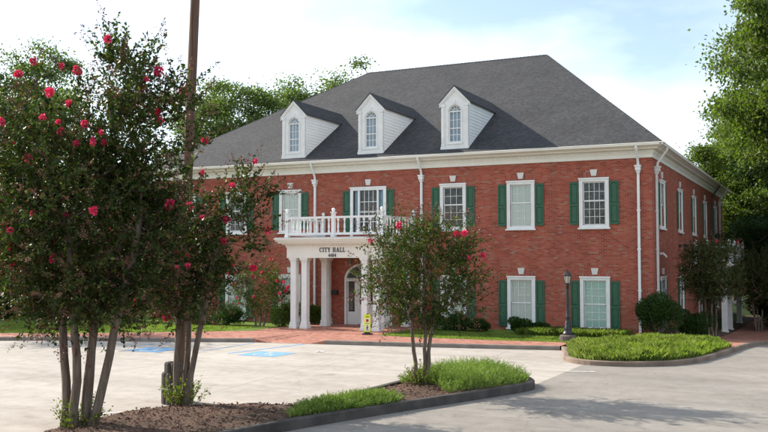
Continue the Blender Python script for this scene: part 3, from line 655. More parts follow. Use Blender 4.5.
# dormers
def dormer(xc):
    yf = 0.0; hw = .66; zb = rz_(yf)-.01; ze = 10.42; za = 11.08; ar_z = 9.93; ar_r = .30; wb_ = 8.52
    yb_ = (ze-EZ)/SL-EO
    # front wall with an arched opening: outline strips
    d = MB(); n = 12
    top = [(xc+ar_r*math.cos(t), ar_z+ar_r*math.sin(t)) for t in np.linspace(0, math.pi, n+1)]
    inner_ = [(xc+ar_r, wb_)]+top+[(xc-ar_r, wb_)]
    outer_ = [(xc+hw, zb)]+[(xc+hw, 9.4),(xc+hw, 9.9),(xc+hw, ze),(xc+hw*.72, ze+(za-ze)*.28),(xc+hw*.4, ze+(za-ze)*.6),(xc+hw*.18, ze+(za-ze)*.82)]+[(xc, za)]
    outer_ = outer_[:7]+[(xc, za)]+[(2*xc-x, z) for x, z in outer_[:7]][::-1]
    # resample so both have n+3 points
    outer_ = outer_[:1]+outer_[1:]
    m_ = len(inner_); oo = []
    for k in range(m_):
        t = k/(m_-1)*(len(outer_)-1); i = min(int(t), len(outer_)-2); f_ = t-i
        oo.append((outer_[i][0]*(1-f_)+outer_[i+1][0]*f_, outer_[i][1]*(1-f_)+outer_[i+1][1]*f_))
    for k in range(m_-1):
        (x0, z0), (x1, z1) = inner_[k], inner_[k+1]; (X0, Z0), (X1, Z1) = oo[k], oo[k+1]
        d.quad((x0,yf,z0),(X0,yf,Z0),(X1,yf,Z1),(x1,yf,z1)); d.quad((x0,yf,z0),(x1,yf,z1),(x1,yf+.14,z1),(x0,yf+.14,z0))
    d.quad((xc-hw,yf,zb),(xc+hw,yf,zb),(xc+ar_r,yf,wb_),(xc-ar_r,yf,wb_)); d.quad((xc-ar_r,yf,wb_),(xc+ar_r,yf,wb_),(xc+ar_r,yf+.14,wb_),(xc-ar_r,yf+.14,wb_))
    D = d.build('dormer', 'white_paint', bld)
    # clapboard cheeks
    for s2 in (-1, 1):
        cb = MB(); x = xc+s2*hw; z = zb; nb = 15; h = (ze-zb)/nb
        for k in range(nb):
            z0 = zb+k*h; z1 = z0+h+.004; y0 = (z0-EZ)/SL-EO; y1 = (z1-EZ)/SL-EO
            cb.quad((x+s2*.018,yf,z0),(x+s2*.018,y0+.05,z0),(x+s2*.002,y1+.05,z1),(x+s2*.002,yf,z1)); cb.quad((x,yf,z0),(x,y0+.05,z0),(x+s2*.018,y0+.05,z0),(x+s2*.018,yf,z0))
        cb.build('clapboard', 'siding_paint', D)
    # gable roof
    e = .10; ov = .10; zs = (za-ze)/hw; th = .05; r_ = MB(); yk = (za+.03-EZ)/SL-EO; ye = (ze-zs*e+.0-EZ)/SL-EO
    for s2 in (-1, 1):
        p = [(xc, yf-ov, za+.045), (xc+s2*(hw+e), yf-ov, ze-zs*e+.03), (xc+s2*(hw+e), ye+.25, ze-zs*e+.03), (xc, yk+.25, za+.045)]
        qv = [(x, y, z-th) for x, y, z in p]
        r_.add(p+qv, [(0,1,2,3),(7,6,5,4),(0,4,5,1),(1,5,6,2)])
    r_.build('dormer_roof', 'shingle', D)
    # raking trim, pilasters, sill, arch moulding
    for s2 in (-1, 1):
        t_ = MB()
        for (o0, o1, yy) in ((0, .07, .085), (.07, .13, .05)):
            a0 = (xc, za-.012-o0*1.35); b0 = (xc+s2*(hw+.085), ze-zs*.085-.012-o0*1.35); a1 = (xc, za-.012-o1*1.35); b1 = (xc+s2*(hw+.085), ze-zs*.085-.012-o1*1.35)
            v = [(x, y, z) for y in (yf-yy, yf-.002) for x, z in (a0, b0, b1, a1)]
            t_.add(v, [(0,1,2,3),(0,4,5,1),(1,5,6,2),(2,6,7,3)])
        t_.build('trim', 'white_paint', D)
    t_ = MB(); t_.box(xc-hw-.02, xc+hw+.02, yf-.07, yf-.002, zb-.03, zb+.09)
    t_.build('base_board', 'white_paint', D)
    for s2 in (-1, 1):
        p = MB(); x0 = xc+s2*(hw-.09); p.box(x0-.075, x0+.075, yf-.045, yf-.003, zb+.091, ze-.26); p.box(x0-.04, x0+.04, yf-.058, yf-.0455, zb+.25, ze-.36)
        p.box(x0-.10, x0+.10, yf-.075, yf-.003, ze-.259, ze-.14); p.box(x0-.085, x0+.085, yf-.06, yf-.003, zb+.0915, zb+.2)
        p.build('pilaster', 'white_paint', D)
    wn = MB(); e2 = .045
    fbox(wn, ff, xc-ar_r, xc-ar_r+e2, yf+.03, yf+.08, wb_, ar_z); fbox(wn, ff, xc+ar_r-e2, xc+ar_r, yf+.03, yf+.08, wb_, ar_z)
    zmid = (wb_+ar_z)/2-.06
    for a, b in ((wb_, wb_+.05), (zmid-.022, zmid+.022), (ar_z-.025, ar_z+.035)): fbox(wn, ff, xc-ar_r+e2, xc+ar_r-e2, yf+.03, yf+.08, a, b)
    for k in (1, 2): u = xc-ar_r+e2+(2*ar_r-2*e2)*k/3; fbox(wn, ff, u-.011, u+.011, yf+.04, yf+.07, wb_+.05, ar_z-.025)
    for z in ((wb_+.05+zmid)/2, (zmid+ar_z)/2): fbox(wn, ff, xc-ar_r+e2, xc+ar_r-e2, yf+.042, yf+.068, z-.011, z+.011)
    for t in (R(36), R(72), R(108), R(144)): wn.tube([(xc+.1*math.cos(t),yf+.055,ar_z+.1*math.sin(t)),(xc+.28*math.cos(t),yf+.055,ar_z+.28*math.sin(t))], .012, 4)
    wn.tube([(xc+.1*math.cos(t), yf+.055, ar_z+.03+.1*math.sin(t)) for t in np.linspace(0, math.pi, 8)], .012, 4)
    wn.tube([(xc+.285*math.cos(t), yf+.055, ar_z+.285*math.sin(t)) for t in np.linspace(0, math.pi, 12)], .024, 4)
    wn.tube([(xc+.335*math.cos(t), yf-.01, ar_z+.335*math.sin(t)) for t in np.linspace(0, math.pi, 14)], .03, 6)
    for s2 in (-1, 1): fbox(wn, ff, xc+s2*.335-.03, xc+s2*.335+.03, yf-.03, yf-.003, wb_-.03, ar_z)
    fbox(wn, ff, xc-.40, xc+.40, yf-.055, yf-.004, wb_-.09, wb_-.031)
    fbox(wn, ff, xc-.045, xc+.045, yf-.05, yf-.004, ar_z+.37, ar_z+.52)
    wn.build('window_frame', 'white_paint', D)
    MB().add([(x, yf+.06, z) for x, z in inner_], [tuple(range(len(inner_)))[::-1]]).build('pane', 'glass', D)
    fbox(MB(), ff, xc-.4, xc+.4, yf+.15, yf+.16, 8.4, 10.3).build('blind', 'sky_blind', D)
slats('sky_blind', (.34, .40, .50), (.30, .35, .44), .3)
for xc in (-8.65,-12.92,-17.18): dormer(xc)

# downspouts with conductor heads
def downspout(f, u, m='white_paint', head=True, zb=.2, name='downspout'):
    d = MB(); d.tube([f(u,-.50,7.86),f(u,-.50,7.76),f(u,-.42,7.66),f(u,-.17,7.32),f(u,-.10,7.2),f(u,-.10,7.05)], .055, 8)
    fbox(d, f, u-.05, u+.05, -.12, -.03, zb, 6.85)
    o = d.build(name, m, bld, smooth=False)
    if head:
        h = MB(); fbox(h, f, u-.13, u+.13, -.24, -.005, 7.03, 7.09); fbox(h, f, u-.105, u+.105, -.21, -.006, 6.88, 7.03); fbox(h, f, u-.075, u+.075, -.16, -.006, 6.78, 6.88)
        h.build('conductor_head', m, o)
    for z in (5.2, 3.6, 1.9): fbox(MB(), f, u-.075, u+.075, -.125, -.006, z, z+.05).build('strap', m, o)
for u in (-.53,-10.28,-15.92): downspout(ff, u)
for u in (.75, 25.5): downspout(fs_, u, zb=-.5)
downspout(fs_, 21.3, 'dark_metal', False, zb=-.5)
# fittings on the right side wall
fl = MB(); fbox(fl, fs_, 7.25, 7.4, -.1, -.004, 3.8, 3.95); fl.tube([fs_(7.32,-.1,3.88), fs_(7.3,-.25,3.9)], .02, 6); fl.lathe([(.06,0),(.09,.02),(.11,.14),(.115,.15)], fs_(7.28,-.33,3.80), 10)
fl.build('floodlight', 'black_metal', bld)
f2 = MB(); fbox(f2, fs_, 22.4, 22.75, -.35, -.004, 4.6, 4.85); f2.build('floodlight', 'black_metal', bld)
cm = MB(); fbox(cm, fs_, 1.72, 1.8, -.12, -.004, 3.42, 3.5); cm.tube([fs_(1.76,-.12,3.47), fs_(1.55,-.3,3.32)], .045, 8); cm.build('security_camera', 'white_paint', bld)
ub = MB(); fbox(ub, fs_, 2.0, 2.35, -.16, -.004, 1.6, 1.95); ub.build('utility_box', 'grey_metal', bld)
fbox(MB(), ff, -14.95, -14.65, -.16, -.004, 1.55, 1.75).build('mailbox', 'black_metal', bld)
fbox(MB(), ff, -6.5, -6.42, -.06, -.004, .3, .55).build('hose_tap', 'dark_metal', bld)

# ------------------------------------------------------------------ portico (part of the building)
PX0, PX1, PY = -15.42, -10.68, -3.42
ent = MB()
def slab(mb, o_, z0, z1): return mb.box(PX0-o_, PX1+o_, PY-o_, -.002, z0, z1)
def cbeam(mb, o_, z0, z1, w=.42):
    mb.box(PX0-o_, PX1+o_, PY-o_, PY+w, z0, z1); mb.box(PX0-o_, PX0+w, PY+w+.001, -.002, z0, z1); mb.box(PX1-w, PX1+o_, PY+w+.001, -.002, z0, z1)
cbeam(ent, 0, 3.28, 3.74); cbeam(ent, .025, 3.741, 3.80)
slab(ent, .05, 3.801, 3.87); slab(ent, .16, 3.871, 3.93); slab(ent, .30, 3.931, 4.01); slab(ent, .38, 4.011, 4.09); slab(ent, .44, 4.091, 4.15)
po = ent.build('portico', 'warm_bounce_white', bld)
slab(MB(), .40, 4.151, 4.19).build('balcony_floor', 'lead_roof', po)
dn = MB()
for x in np.arange(PX0, PX1, .11): dn.box(x, x+.055, PY-.095, PY-.0505, 3.81, 3.868)
dn.build('dentils', 'warm_bounce_white', po, kind='stuff')
MB().box(PX0+.421, PX1-.421, PY+.421, -.003, 3.70, 3.73).build('ceiling', 'white_paint', po)
cm_ = MB(); s = .135
cm_.box(-s, s, -s, s, .28, 2.92); cm_.box(-s-.05, s+.05, -s-.05, s+.05, 0, .12); cm_.box(-s-.025, s+.025, -s-.025, s+.025, .121, .279)
cm_.box(-s-.02, s+.02, -s-.02, s+.02, 2.921, 2.97); cm_.box(-s-.035, s+.035, -s-.035, s+.035, 3.0, 3.05); cm_.box(-s, s, -s, s, 2.971, 2.999); cm_.box(-s-.065, s+.065, -s-.065, s+.065, 3.051, 3.131)
colme = cm_.mesh('column', 'white_paint')
for x, y in ((-15.13,-3.2),(-14.57,-3.2),(-11.56,-3.2),(-11.0,-3.2),(-14.52,-1.5),(-11.58,-1.5),(-15.13,-.2),(-11.0,-.2)): link('column', colme, po, (x, y, .149))
# balustrade
pm = MB(); pm.box(-.075,.075,-.075,.075,0,1.06); pm.box(-.105,.105,-.105,.105,1.06,1.11); pm.lathe([(.04,1.11),(.075,1.16),(.085,1.21),(.06,1.26),(.02,1.29)], n=8); pm.box(-.095,.095,-.095,.095,0,.12)
pme = pm.mesh('post', 'white_paint')
bm_ = MB(); bm_.box(-.036,.036,-.036,.036,0,.1); bm_.lathe([(.034,.1),(.026,.13),(.046,.22),(.044,.3),(.027,.46),(.028,.5),(.034,.53)], n=8); bm_.box(-.036,.036,-.036,.036,.53,.63); bme = bm_.mesh('baluster', 'white_paint')
rx0, rx1, ry = -15.42, -10.68, -3.38; zf = 4.19
def rail(p, q_, par):
    for nm, w, z0, z1 in (('top_rail', .055, .83, .92), ('bottom_rail', .04, .10, .20)):
        ax = w if p[0] == q_[0] else 0; ay = w if p[1] == q_[1] else 0
        MB().box(min(p[0],q_[0])-ax, max(p[0],q_[0])+ax, min(p[1],q_[1])-ay, max(p[1],q_[1])+ay, zf+z0, zf+z1).build(nm, 'white_paint', par)
posts = [(rx0,ry),(CXB,ry),(rx1,ry),(rx0,-.12),(rx1,-.12)]
for x, y in posts: link('post', pme, po, (x, y, zf))
for p, q_ in (((rx0+.076,ry),(CXB-.076,ry)),((CXB+.076,ry),(rx1-.076,ry)),((rx0,ry+.076),(rx0,-.196)),((rx1,ry+.076),(rx1,-.196))):
    rail(p, q_, po)
    n = int(math.dist(p, q_)/.31)
    for k in range(n):
        f_ = (k+.5)/n; link('baluster', bme, po, (p[0]+(q_[0]-p[0])*f_, p[1]+(q_[1]-p[1])*f_, zf+.20))
# lettering CITY HALL 4484: bold serif strokes
def glyphs(text, h, m, par, loc):
    mbs = []; x = 0; w = .62; T = .17; t = .09; sf = .07
    def bar(x0, y0, x1, y1, th):
        a = np.array((x0, y0)); b = np.array((x1, y1)); d = (b-a)/np.linalg.norm(b-a); n_ = np.array((-d[1], d[0]))*th/2
        P = [a-n_, b-n_, b+n_, a+n_]; mbs[-1].prism([tuple(p*h) for p in P], lambda u, v, tt: (u, tt, v), -.02, 0)
    for ch in text:
        if ch == ' ': x += .45; continue
        mbs.append(MB())
        if ch == 'C':
            an = np.linspace(R(48), R(312), 9)
            for a0, a1 in zip(an[:-1], an[1:]): bar(x+.38+.31*math.cos(a0), .5+.43*math.sin(a0), x+.38+.31*math.cos(a1), .5+.43*math.sin(a1), T if 2 < (a0+a1)/2 < 4.3 else t)
            bar(x+.62,.62,x+.62,.95,.05); w = .72
        if ch == 'I': bar(x+.2,0,x+.2,1,T); bar(x+.03,.03,x+.37,.03,sf); bar(x+.03,.97,x+.37,.97,sf); w = .4
        if ch == 'T': bar(x+.36,0,x+.36,1,T); bar(x+.02,.96,x+.7,.96,.09); bar(x+.2,.03,x+.52,.03,sf); bar(x+.04,.96,x+.04,.72,.05); bar(x+.68,.96,x+.68,.72,.05); w = .74
        if ch == 'Y': bar(x+.38,0,x+.38,.5,T); bar(x+.38,.45,x+.12,.97,T); bar(x+.38,.45,x+.62,.97,t); bar(x+.22,.03,x+.54,.03,sf); bar(x+0,.97,x+.28,.97,sf); bar(x+.5,.97,x+.76,.97,sf); w = .74
        if ch == 'H':
            for u in (.18, .62): bar(x+u,0,x+u,1,T); bar(x+u-.17,.03,x+u+.17,.03,sf); bar(x+u-.17,.97,x+u+.17,.97,sf)
            bar(x+.18,.5,x+.62,.5,t); w = .84
        if ch == 'A': bar(x+.12,.0,x+.38,1,t); bar(x+.64,.0,x+.38,1,T); bar(x+.2,.33,x+.56,.33,.08); bar(x+0,.03,x+.24,.03,sf); bar(x+.5,.03,x+.8,.03,sf); w = .82
        if ch == 'L': bar(x+.18,0,x+.18,1,T); bar(x+.02,.97,x+.36,.97,sf); bar(x+.02,.045,x+.6,.045,.09); bar(x+.59,.0,x+.59,.3,.05); w = .66
        if ch == '4': bar(x+.42,0,x+.42,1,T); bar(x+.42,.97,x+.04,.32,.09); bar(x+.02,.3,x+.6,.3,.1); bar(x+.26,.03,x+.58,.03,sf); w = .64
        if ch == '8':
            for cy0, rr in ((.27, .24), (.75, .2)):
                an = np.linspace(0, 2*math.pi, 9)
                for a0, a1 in zip(an[:-1], an[1:]): bar(x+.3+rr*math.cos(a0), cy0+rr*math.sin(a0), x+.3+rr*math.cos(a1), cy0+rr*math.sin(a1), .12)
            w = .64
        x += w+.06
    W_ = (x-.06)*h
    for mb in mbs: mb.build('letter', m, par, loc=(loc[0]-W_/2, loc[1], loc[2]))
glyphs('CITY HALL', .20, 'black_metal', po, (-13.08, PY-.001, 3.535))
glyphs('4484', .145, 'black_metal', po, (-13.08, PY-.001, 3.325))
# hanging lantern under the portico ceiling
la = MB(); la.tube([(CXB,-1.8,3.70),(CXB,-1.8,3.34)], .012, 6); la.lathe([(.02,.0),(.12,-.05),(.13,-.07),(.10,-.36),(.05,-.40)], (CXB,-1.8,3.36), 6); la.build('hanging_lantern', 'bronze', po)

# side porch on the right-hand wall
se = MB()
sx, sy0, sy1 = 1.78, 12.5, 21.0
se.box(.003, sx, sy0, sy1, 2.52, 2.86); se.box(.003, sx+.12, sy0-.12, sy1+.12, 2.861, 2.93); se.box(.003, sx+.22, sy0-.22, sy1+.22, 2.931, 3.0)
sp = se.build('side_porch', 'warm_bounce_white', bld)
for x, y in ((1.5,12.75),(1.55,14.9),(1.55,20.8)):
    c_ = MB(); c_.box(x-.14,x+.14,y-.14,y+.14,-.75,2.519); c_.box(x-.18,x+.18,y-.18,y+.18,-.76,-.5); c_.build('column', 'white_paint', sp)
zf = 3.0
for x, y in ((.12,12.5),(.7,12.5),(1.8,12.5),(1.8,15.3),(1.8,18.1),(1.8,21)): link('post', pme, sp, (x, y, zf))
for p, q_ in (((.196,12.5),(.624,12.5)),((.776,12.5),(1.724,12.5)),((1.8,12.576),(1.8,15.224)),((1.8,15.376),(1.8,18.024)),((1.8,18.176),(1.8,20.924))):
    rail(p, q_, sp); n = max(2, int(math.dist(p, q_)/.31))
    for k in range(n):
        f_ = (k+.5)/n; link('baluster', bme, sp, (p[0]+(q_[0]-p[0])*f_, p[1]+(q_[1]-p[1])*f_, zf+.20))
sdm = MB(); fbox(sdm, fs_, 14.3, 14.4, -.05, .02, -.6, 2.0); fbox(sdm, fs_, 15.6, 15.7, -.05, .02, -.6, 2.0); fbox(sdm, fs_, 14.4, 15.6, -.05, .02, 1.9, 2.0); fbox(sdm, fs_, 14.4, 15.6, .04, .09, -.6, 1.9); sdm.build('side_door', 'white_paint', bld)

# ------------------------------------------------------------------ street furniture
lp = thing('lamp_post', 'black lamp post with glass lantern on round stone pedestal beside the lawn', 'lamp post', (-2.38,-4.53,.13)); lp.scale = (.95, .95, .87)
MB().lathe([(.33,0),(.33,.24),(.29,.28),(.2,.30)], n=16).build('pedestal', 'pedestal', lp)
MB().lathe([(.21,.30),(.21,.36),(.17,.40),(.15,.52),(.16,.56),(.11,.64),(.12,.80),(.085,.86),(.075,1.0),(.09,1.03),(.065,1.08),(.062,1.5),(.056,2.2),(.05,2.38),(.08,2.41),(.05,2.44),(.07,2.48),(.10,2.5)], n=12).build('post', 'black_metal', lp, smooth=True)
ln = MB()
for k in range(6):
    a = k*math.pi/3; ln.tube([(.095*math.cos(a),.095*math.sin(a),2.5),(.15*math.cos(a),.15*math.sin(a),2.82)], .010, 4)
ln.lathe([(.17,2.81),(.175,2.84),(.14,2.90),(.06,2.97),(.05,3.01),(.025,3.03),(.02,3.09)], n=6)
ln.build('lantern_cage', 'black_metal', lp)
m, nt, b = mat('lamp_glass', .35, .5); b.inputs['Base Color'].default_value = (.70, .68, .60, 1); b.inputs['Transmission Weight'].default_value = .35
MB().lathe([(.085,2.505),(.137,2.805)], n=6).build('lantern_glass', 'lamp_glass', lp)

sg = thing('crossing_sign', 'neon yellow pedestrian crossing sign on a black base beside the portico columns', 'sign', (-10.5,-5.1,.149), R(12)); sg.scale = (.88, .88, .88)
MB().box(-.2,.2,-.2,.2,0,.06).box(-.12,.12,-.1,.1,.06,.12).build('base', 'black_metal', sg)
pl = MB(); pl.box(-.145,.145,-.012,.012,.12,.94); pl = pl.build('panel', 'neon_yellow', sg)
MB().box(-.085,.085,-.0145,-.0125,.56,.74).build('white_patch', 'sign_white', pl); MB().box(-.085,.085,-.0145,-.0125,.17,.46).build('white_patch', 'sign_white', pl)
MB().prism([(.075*math.cos(R(22.5+45*k)), .65+.075*math.sin(R(22.5+45*k))) for k in range(8)], lambda u, v, t: (u, t, v), -.017, -.0146).build('stop_octagon', 'sign_red', pl)
pf = MB()
def pb(x0, z0, x1, z1, w):
    a = np.array((x0, z0)); b_ = np.array((x1, z1)); d = (b_-a)/np.linalg.norm(b_-a); n_ = np.array((-d[1], d[0]))*w/2
    pf.prism([tuple(a-n_), tuple(b_-n_), tuple(b_+n_), tuple(a+n_)], lambda u, v, t: (u, t, v), -.017, -.0147)
pb(0,.40,0,.445,.045); pb(0,.29,.005,.39,.05); pb(0,.30,-.05,.19,.028); pb(0,.30,.045,.19,.028); pb(.0,.375,-.055,.30,.02); pb(0,.375,.06,.32,.02)
pf.build('pedestrian_figure', 'black_metal', pl)
for z, w in ((.84,.10),(.80,.08),(.52,.10)): MB().box(-w,w,-.0145,-.0125,z-.01,z+.012).build('text_line', 'black_metal', pl)

pole = thing('utility_pole', 'tall brown wooden utility pole rising behind the crape myrtles', 'pole', (-6.53,-22.13,0))
MB().tube([(.0+.36*k/8,0+.12*k/8,-.3+11.3*k/8) for k in range(9)], [.125-.025*k/8 for k in range(9)], 14).build('shaft', 'wood_pole', pole, smooth=True)
gd = thing('pole_guard', 'stepped ring of grey wooden posts guarding the foot of the utility pole', 'bollard', (-6.53,-22.13,0))
for rr_, pr_, hgt, n_ in ((.27, .078, .68, 12), (.215, .072, .90, 10)):
    gm = MB().lathe([(pr_,-.2),(pr_,hgt-.03),(pr_*.7,hgt)], n=8).mesh('guard_post', 'wood_guard')
    for k in range(n_): a = 2*math.pi*k/n_; link('guard_post', gm, gd, (rr_*math.cos(a), rr_*math.sin(a), 0))
gb = MB()
for z in (.3,): gb.lathe([(.346,z),(.352,z+.005),(.352,z+.04),(.346,z+.045)], n=20)
gb.build('steel_band', 'dark_metal', gd)

# ------------------------------------------------------------------ vegetation
def grow(starts, targets, up=.25, r_tip=.006, expo=2.1, jit=.06):
    """branches: every target joins the nearest node of the growing tree; radii follow the number of twigs carried"""
    nodes = []; par = []
    for path in starts:
        p = -1
        for q_ in path:
            nodes.append(np.array(q_, float)); par.append(p); p = len(nodes)-1
    base = len(nodes)
    order = np.argsort([min(np.linalg.norm(t-nodes[i]) for i in range(base)) for t in targets])
    tips = []
    for oi in order:
        t = targets[oi]; A = np.array(nodes); dlt = t-A; dist = np.linalg.norm(dlt, axis=1)
        cost = dist+np.maximum(0, -dlt[:,2])*1.5-np.minimum(dlt[:,2], 0)*.5; cost[:1] += 3
        k = int(np.argmin(cost)); a = nodes[k]; n = max(2, int(dist[k]/.45)); p = k
        midp = (a+t)/2+np.array((0, 0, -up*dist[k]*.3))+rng.normal(0, jit*dist[k], 3)
        for i in range(1, n+1):
            f_ = i/n; q_ = a*(1-f_)**2+2*midp*f_*(1-f_)+t*f_*f_; nodes.append(q_); par.append(p); p = len(nodes)-1
        tips.append(p)
    cnt = np.zeros(len(nodes)); 
    for t in tips:
        p = t
        while p >= 0: cnt[p] += 1; p = par[p]
    rad = r_tip*np.maximum(cnt, 1)**(1/expo)
    return np.array(nodes), par, rad, tips
def branch_mesh(mb, nodes, par, rad, n=6, trunk_r=None):
    ch = {}
    for i, p in enumerate(par): ch.setdefault(p, []).append(i)
    def run(start_parent, i):
        path = [] if start_parent < 0 else [start_parent]; stack = []
        while True:
            path.append(i); c = ch.get(i, [])
            if not c: break
            c = sorted(c, key=lambda j: -rad[j]); 
            for j in c[1:]: stack.append((i, j))
            i = c[0]
        rr = [rad[k] for k in path]
        if start_parent >= 0 and len(rr) > 1: rr[0] = min(rr[0], rr[1]*1.15)
        if len(path) > 1: mb.tube([nodes[k] for k in path], rr, n if max(rr) > .02 else 4)
        for a, b_ in stack: run(a, b_)
    for r0 in ch.get(-1, []): run(-1, r0)
def blob_targets(n, c, r, fn=None, minr=.35):
    """points inside an ellipsoid, denser near its skin"""
    out_ = []
    while len(out_) < n:
        v = rng.normal(size=3); v /= np.linalg.norm(v); u = rng.uniform(minr**3, 1)**(1/3)
        p = np.array(c)+v*u*np.array(r)
        if fn is None or fn(p): out_.append(p)
    return np.array(out_)
FLM = []
for k in range(4):
    n = 84; v = unit(rng.normal(size=(n, 3)))*rng.uniform(.45, 1, (n, 1))*np.array((.065, .065, .085)); v[:,2] += .04
    FLM.append(npmesh('flower_cluster', kites(v, v*np.array((1,1,.6))+rng.normal(0, .03, (n, 3)), rng.uniform(.04, .062, n), 1.1, .35), 4, 'petal'))
def crape(label, loc, trunks, crowns, n_t, tw=(9, 18), leaf='leaf_crape', flowers=20, seeds=60, basal=True, lsize=(.045, .085), group=None, rt=.0062, twl=(.35, .75), tr=.05, expo=2.1, fpx=()):
    root = thing('crape_myrtle', label, 'tree', loc, group=group)
    tg = np.concatenate([blob_targets(int(n_t*w), c, r) for c, r, w in crowns])
    nodes, par, rad, tips = grow(trunks, tg, r_tip=rt, expo=expo)
    i0 = 0
    for path in trunks:
        for k in range(len(path)): rad[i0+k] = max(rad[i0+k], tr*(1.12-.45*k/len(path)+(.35 if k == 0 else 0)))
        i0 += len(path)
    wood = MB(); branch_mesh(wood, nodes, par, rad, 8); twg = MB()
    P = []; D = []; sd_ = []; fp = []
    ctr = np.array(crowns[0][0])
    allc = np.mean([c for c, r, w in crowns], 0)
    for t in tips:
        p = nodes[t]; 
        for k in range(tw[0]):
            d = rng.normal(size=3)*.75+(p-allc)*np.array((.35,.35,.2))+np.array((0, 0, .55)); d /= np.linalg.norm(d); l = rng.uniform(*twl)
            s0 = p+rng.normal(0, .10, 3)
            e = s0+d*l; twg.tube([s0, s0*.5+e*.5+rng.normal(0, .02, 3), e], [.004, .003, .0015], 3, cap=False)
            u = np.linspace(.1, 1.0, tw[1])[:, None]; q_ = s0+(e-s0)*u+rng.normal(0, .012, (tw[1], 3))
            P.append(q_); D.append(d*.5+rng.normal(0, .75, (tw[1], 3))); sd_.append((e, d)); 
    P = np.concatenate(P); D = np.concatenate(D)
    wood.build('trunk', 'bark_crape', root, smooth=True); twg.build('twigs', 'bark_twig', root, kind='stuff')
    link('crown', npmesh('crown', kites(P, D, rng.uniform(*lsize, len(P)), .52), 4, leaf), root)
    # outer twigs carry flowers or brown seed heads
    ends = np.array([e for e, d in sd_]); score = np.linalg.norm((ends-allc)/np.array(crowns[0][1]), axis=1)+rng.normal(0, .12, len(ends))
    o_ = np.argsort(-score); pool = o_[:min(len(o_), max(int(seeds*1.7)+flowers*6, 1))]; rng.shuffle(pool)
    chosen = []
    W3 = ends+np.array(loc); fwd = np.array((-math.sin(YAW)*math.cos(PIT), math.cos(YAW)*math.cos(PIT), math.sin(PIT))); rgt = np.array((math.cos(YAW), math.sin(YAW), 0)); upv = np.cross(rgt, fwd)
    rel = W3-np.array(CAM); dep = rel@fwd; sx_ = 384+911*(rel@rgt)/dep; sy_ = 216-911*(rel@upv)/dep; d0_ = np.median(dep)
    for fx, fy in fpx:                                   # the flower sits on the outer twig found in that direction
        k = int(np.argmin(np.hypot(sx_-fx, sy_-fy)+6*np.maximum(dep-d0_+.5, 0))); chosen.append(k)
    for k in pool:
        if len(chosen) >= max(flowers, len(fpx)): break
        if all(np.linalg.norm(ends[k]-ends[c]) > .35 for c in chosen): chosen.append(int(k))
    for k in chosen:
        f = link('flower_cluster', FLM[int(rng.integers(4))], root, ends[k]); f.scale = tuple(rng.uniform(.5, .95)*rng.uniform(.8, 1.2, 3)); f.rotation_euler = (rng.normal(0, .4), rng.normal(0, .4), rng.uniform(0, 6))
    if seeds:
        sp_ = []; dd = []
        for k in pool[flowers:flowers+seeds]:
            e, d = sd_[k]; n = 34; tt = rng.uniform(0, 1, (n, 1)); sp_.append(e+d*tt*.28+rng.normal(0, .055, (n, 3))*(1.1-tt)); dd.append(d+rng.normal(0, .8, (n, 3)))
        sp_ = np.concatenate(sp_); link('seed_heads', npmesh('seed_heads', kites(sp_, np.concatenate(dd), rng.uniform(.02, .045, len(sp_)), .7), 4, 'seed_brown'), root, kind='stuff')
    if basal:
        n = 46; bp = []; bd = []; st = MB()
        for k in range(n):
            a = rng.uniform(0, 6.28); rr = rng.uniform(.08, .60); b0 = np.array((rr*.5*math.cos(a), rr*.5*math.sin(a), .0)); e = np.array((rr*math.cos(a), rr*math.sin(a), rng.uniform(.2, .55)))
            st.tube([b0, b0*.4+e*.6, e], [.004, .003, .002], 3, cap=False); u = np.linspace(.15, 1, 16)[:, None]; bp.append(b0+(e-b0)*u+rng.normal(0, .02, (16, 3))); bd.append(rng.normal(0, .7, (16, 3))+(e-b0))
        bs = link('basal_shoots', npmesh('basal_shoots', kites(np.concatenate(bp), np.concatenate(bd), rng.uniform(.04, .075, n*16), .5), 4, 'leaf_basal'), root, kind='stuff'); st.build('stem', 'bark_crape', bs)
    return root
def tpath(x0, y0, x1, y1, h, n=8, bow=.08, tr=(0, 0)):
    b0 = rng.normal(0, bow); b1 = rng.normal(0, bow)
    return [(x0+(x1-x0)*(k/n)**1.15+b0*math.sin(k/n*3.1)+.02*rng.normal(), y0+(y1-y0)*(k/n)**1.15+b1*math.sin(k/n*3.1)+.02*rng.normal(), -.1+(h+.1)*k/n) for k in range(n+1)]
rv = np.array((math.cos(YAW), math.sin(YAW))); dv = np.array((-math.sin(YAW), math.cos(YAW)))
def cr(a, d): q_ = rv*a+dv*d; return (float(q_[0]), float(q_[1]))          # right / away from the photographer
def ctr3(a, d, z): q_ = cr(a, d); return (q_[0], q_[1], z)
